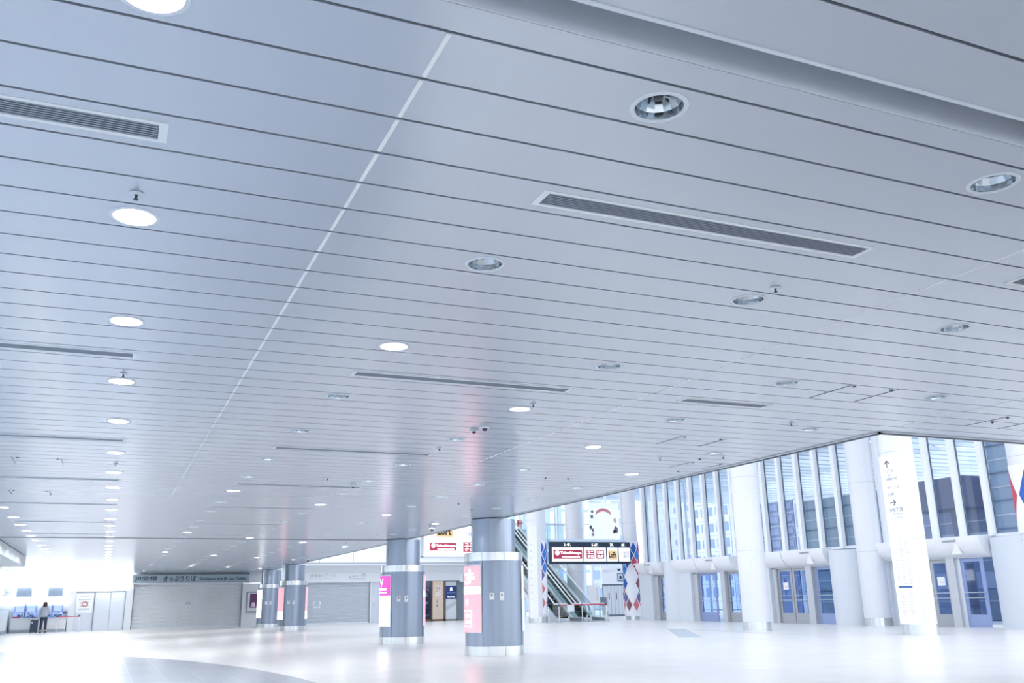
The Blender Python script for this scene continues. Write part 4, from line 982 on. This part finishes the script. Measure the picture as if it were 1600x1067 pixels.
# posts between doors
M_post = mat('post_grey', '#c2c7ce', .4, .2)
structure(MB().box(XF - .18, XF + .2, 37.42, 37.75, 0, 2.4).box(XF - .18, XF + .2, 31.3, 31.68, 0, 2.4).box(XF - .18, XF + .2, 23.95, 24.30, 0, 2.4)
          .box(XF - .10, XF + .2, 39.8, 40.2, 0, 2.4).box(XF - .10, XF + .2, 33.7, 34.0, 0, 2.4).box(XF - .10, XF + .2, 43.5, 43.9, 0, 2.4).box(XF - .1, XF + .1, 22.3, 45, 2.32, 2.42), 'trim_14', M_post)
def facade_door(num, y0, y1, kind, paper=False, x=XF):
    d = empty('door_%d' % num, (x, (y0 + y1) / 2, 0), kind='structure')
    m = M_doorg if kind == 'g' else M_doorb
    s = .13; h = 2.32
    MB().box(x, x + .05, y0, y0 + s, .0, h).box(x, x + .05, y1 - s, y1, .0, h).box(x, x + .05, y0 + s, y1 - s, h - .12, h).box(x, x + .05, y0 + s, y1 - s, .0, .42).build('door_leaf', m, d, bevel=.004)
    MB().box(x + .02, x + .03, y0 + s, y1 - s, .42, h - .12).build('door_glass', M_bluegl, d)
    for z in (.98, 1.16):
        MB().tube([(x - .07, y0 + .04, z), (x - .07, y1 - .04, z)], .014, 6).build('push_bar', M_steel, d, smooth=True)
    hb = MB()
    for yy in (y0 + .06, y1 - .06):
        for z in (.98, 1.16): hb.box(x - .07, x, yy - .01, yy + .01, z - .01, z + .01)
    hb.build('bar_bracket', M_steel, d)
    if paper:
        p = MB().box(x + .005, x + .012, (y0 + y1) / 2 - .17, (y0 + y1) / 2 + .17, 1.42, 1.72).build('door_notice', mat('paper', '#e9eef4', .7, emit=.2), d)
        MB().box(x + .002, x + .004, (y0 + y1) / 2 - .12, (y0 + y1) / 2 + .1, 1.52, 1.55).build('print', mat('print_peach', '#e5b9a6', .6), p)
for k, a in enumerate(((42.56, 43.49, 'g', True), (38.35, 39.76, 'b', False), (36.45, 37.40, 'g', False), (35.4, 36.4, 'g', False), (32.76, 33.68, 'g', True), (31.74, 32.72, 'g', False), (30.02, 31.22, 'b', False),
                       (26.0, 26.9, 'g', False), (25.2, 25.98, 'g', False), (24.36, 25.18, 'g', True), (22.92, 23.85, 'b', False))):
    facade_door(3 + k, *a)
window(n, [(XF + .03, 22.38, 0), (XF + .03, 22.92, 0), (XF + .03, 22.92, 2.35), (XF + .03, 22.38, 2.35)], [(XF, XF + .05, 22.38, 22.92, 0, .1)], M_bluegl); n += 1
window(n, [(XF + .03, 37.78, 0), (XF + .03, 38.33, 0), (XF + .03, 38.33, 2.35), (XF + .03, 37.78, 2.35)], [(XF, XF + .05, 37.78, 38.33, 1.0, 1.05), (XF, XF + .05, 37.78, 38.33, .3, .35)], M_bluegl); n += 1

# ------------------------------------------------------------------ floor details
MB().box(-1.72, -1.38, 14, 31, 0, .004).build('tactile_paving', mat('tactile_cream', '#f4f1e4', .5), label='cream tactile guide strip running along the floor at the left', cat='tactile paving')
MB().prism([(21.3, 40), (21.45, 40), (19.85, 22.4), (19.7, 22.4)], 'z', 0.0, .003).build('drain_channel', mat('drain_grey', '#b9c1ca', .5), label='thin grey drain line in the white floor before the entrance doors', cat='drain')
MB().prism([(20.2, 31.4), (20.8, 31.1), (16.9, 24.3), (16.3, 24.7)], 'z', 0.0, .006).build('floor_reflection_patch', mat('reflection_grey', '#b4bdc9', .8), label='long pale grey painted reflection on the floor left of the open-hall column', cat='painted reflection')  # thin grey sheet painted in for a dim reflection on the floor

# ------------------------------------------------------------------ outside
def facade_building(name, x, y0, y1, h, label, body, win, rows, cols_, wz=.5, wy=.6, d=12, z0=0.0):
    b = empty(name, (x, (y0 + y1) / 2, 0), label, 'building')
    MB().box(x, x + d, y0, y1, z0, h).build('wall', body, b)
    if rows:
        dy = (y1 - y0) / cols_; dz = (h - .8) / rows
        for i in range(rows):
            m = MB()
            for j in range(cols_):
                ya = y0 + dy * (j + .5 - wy / 2); za = .8 + dz * (i + .5 - wz / 2)
                m.box(x - .06, x + .02, ya, ya + dy * wy, za, za + dz * wz)
            nx = max(1, int(d / dy))
            for j in range(nx):
                xa_ = x + d / nx * (j + .5 - wy / 2); m.box(xa_, xa_ + d / nx * wy, y0 - .06, y0 + .02, za, za + dz * wz)
            m.build('window_row', win, b)
        l_ = MB()
        for i in range(rows + 1):
            zz = .8 + dz * i - .05; l_.box(x - .03, x + d, y0 - .03, y1, zz, zz + .06)
        l_.build('floor_line', mat('far_line', '#c3ccd9', .6), b)
    return b
W_blue = mat('far_window_blue', '#b4c4e2', .25); W_slate = mat('far_window_slate', '#94a6cb', .3)
facade_building('apartment_building', 60, 86.5, 97.5, 13.6, 'white apartment block with rows of small blue windows seen through the far glass front', mat('far_white', '#e4e4ee', .7), mat('far_window_small', '#a9b5d2', .4), 7, 5, .32, .42)
facade_building('office_building', 52, 69.2, 75, 9.6, 'pale office block with large windows seen through the glass left of the open-hall column', mat('far_pale', '#e6eaf2', .7), W_slate, 6, 5, .55, .6)
facade_building('glass_building', 52, 63, 69.1, 9.3, 'light blue glazed block outside beside the pale office block', mat('far_blue', '#d3def0', .5), W_blue, 5, 4, .6, .75)
facade_building('dark_building', 42, 48.9, 53.0, 7.4, 'deep blue block seen through the glass right of the open-hall column', mat('far_deep', '#8799c2', .5), W_slate, 8, 3, .5, .8)
facade_building('corner_shop_building', 42, 45.6, 48.8, 7.4, 'light block with glazed blue bays between two darker blocks outside', mat('far_light', '#eef1f6', .6), W_blue, 3, 2, .7, .8)
facade_building('panelled_building', 36, 34.0, 41.5, 6.3, 'teal grey building with wide horizontal panels behind the glass', mat('far_teal', '#8ea6b8', .5), mat('far_teal_line', '#54708a', .5), 5, 1, .05, 1.0)
facade_building('footbridge_building', 35, 27.5, 33.9, 5.9, 'blue grey block with purple balcony outside the right glass front', mat('far_greyblue', '#8a9ebd', .5), W_blue, 3, 3, .4, .7)
pb = empty('balcony_block', (33.0, 28.5, 4.2), 'dark purple overhanging balcony outside the right glass front', 'balcony')
MB().box(32.6, 34.0, 27.3, 30.6, 4.6, 5.9).build('slab', mat('far_purple', '#66708f', .5), pb); MB().box(32.9, 33.3, 28.0, 28.4, 0, 4.6).build('post', mat('far_purple', '#757391', .5), pb)
facade_building('tower_block', 33.5, 22.5, 26.7, 7.6, 'slate blue panelled tower close outside at the right border', mat('far_slate', '#93aac2', .5), mat('far_slate_line', '#5a7697', .5), 6, 1, .05, 1.0)
facade_building('blue_glass_tower', 40, 92, 110, 24, 'tall blue glazed tower behind the escalator hall', mat('far_towerblue', '#a9c0ea', .4), mat('far_strip', '#eef2fa', .5), 7, 14, .92, .35, d=10)
facade_building('pale_tower', 51.5, 96, 108, 19, 'pale office tower with blue windows behind the large white banner', mat('far_pale', '#e6eaf2', .7), W_blue, 9, 6, .5, .5, d=5.5)
# louvred outdoor roof
lr = empty('louvred_roof', (45, 45, 8.6), 'white louvred canopy roof outside above the forecourt', 'canopy roof')
random.seed(5)
for k in range(34):
    y = 22 + k * 1.25; t = random.uniform(-.35, .35)
    MB().prism([(30, y - t), (62, y + t), (62, y + t + .36), (30, y - t + .36)], 'z', 8.7 + .0 * k, 8.9).build('louvre', mat('louvre_grey', '#cdd6de', .5), lr)
lb_ = MB()
for x in (33, 41, 49, 57): lb_.box(x, x + .3, 21, 66, 8.95, 9.3)
lb_.build('beam', mat('louvre_grey', '#b7c3cf', .5), lr)
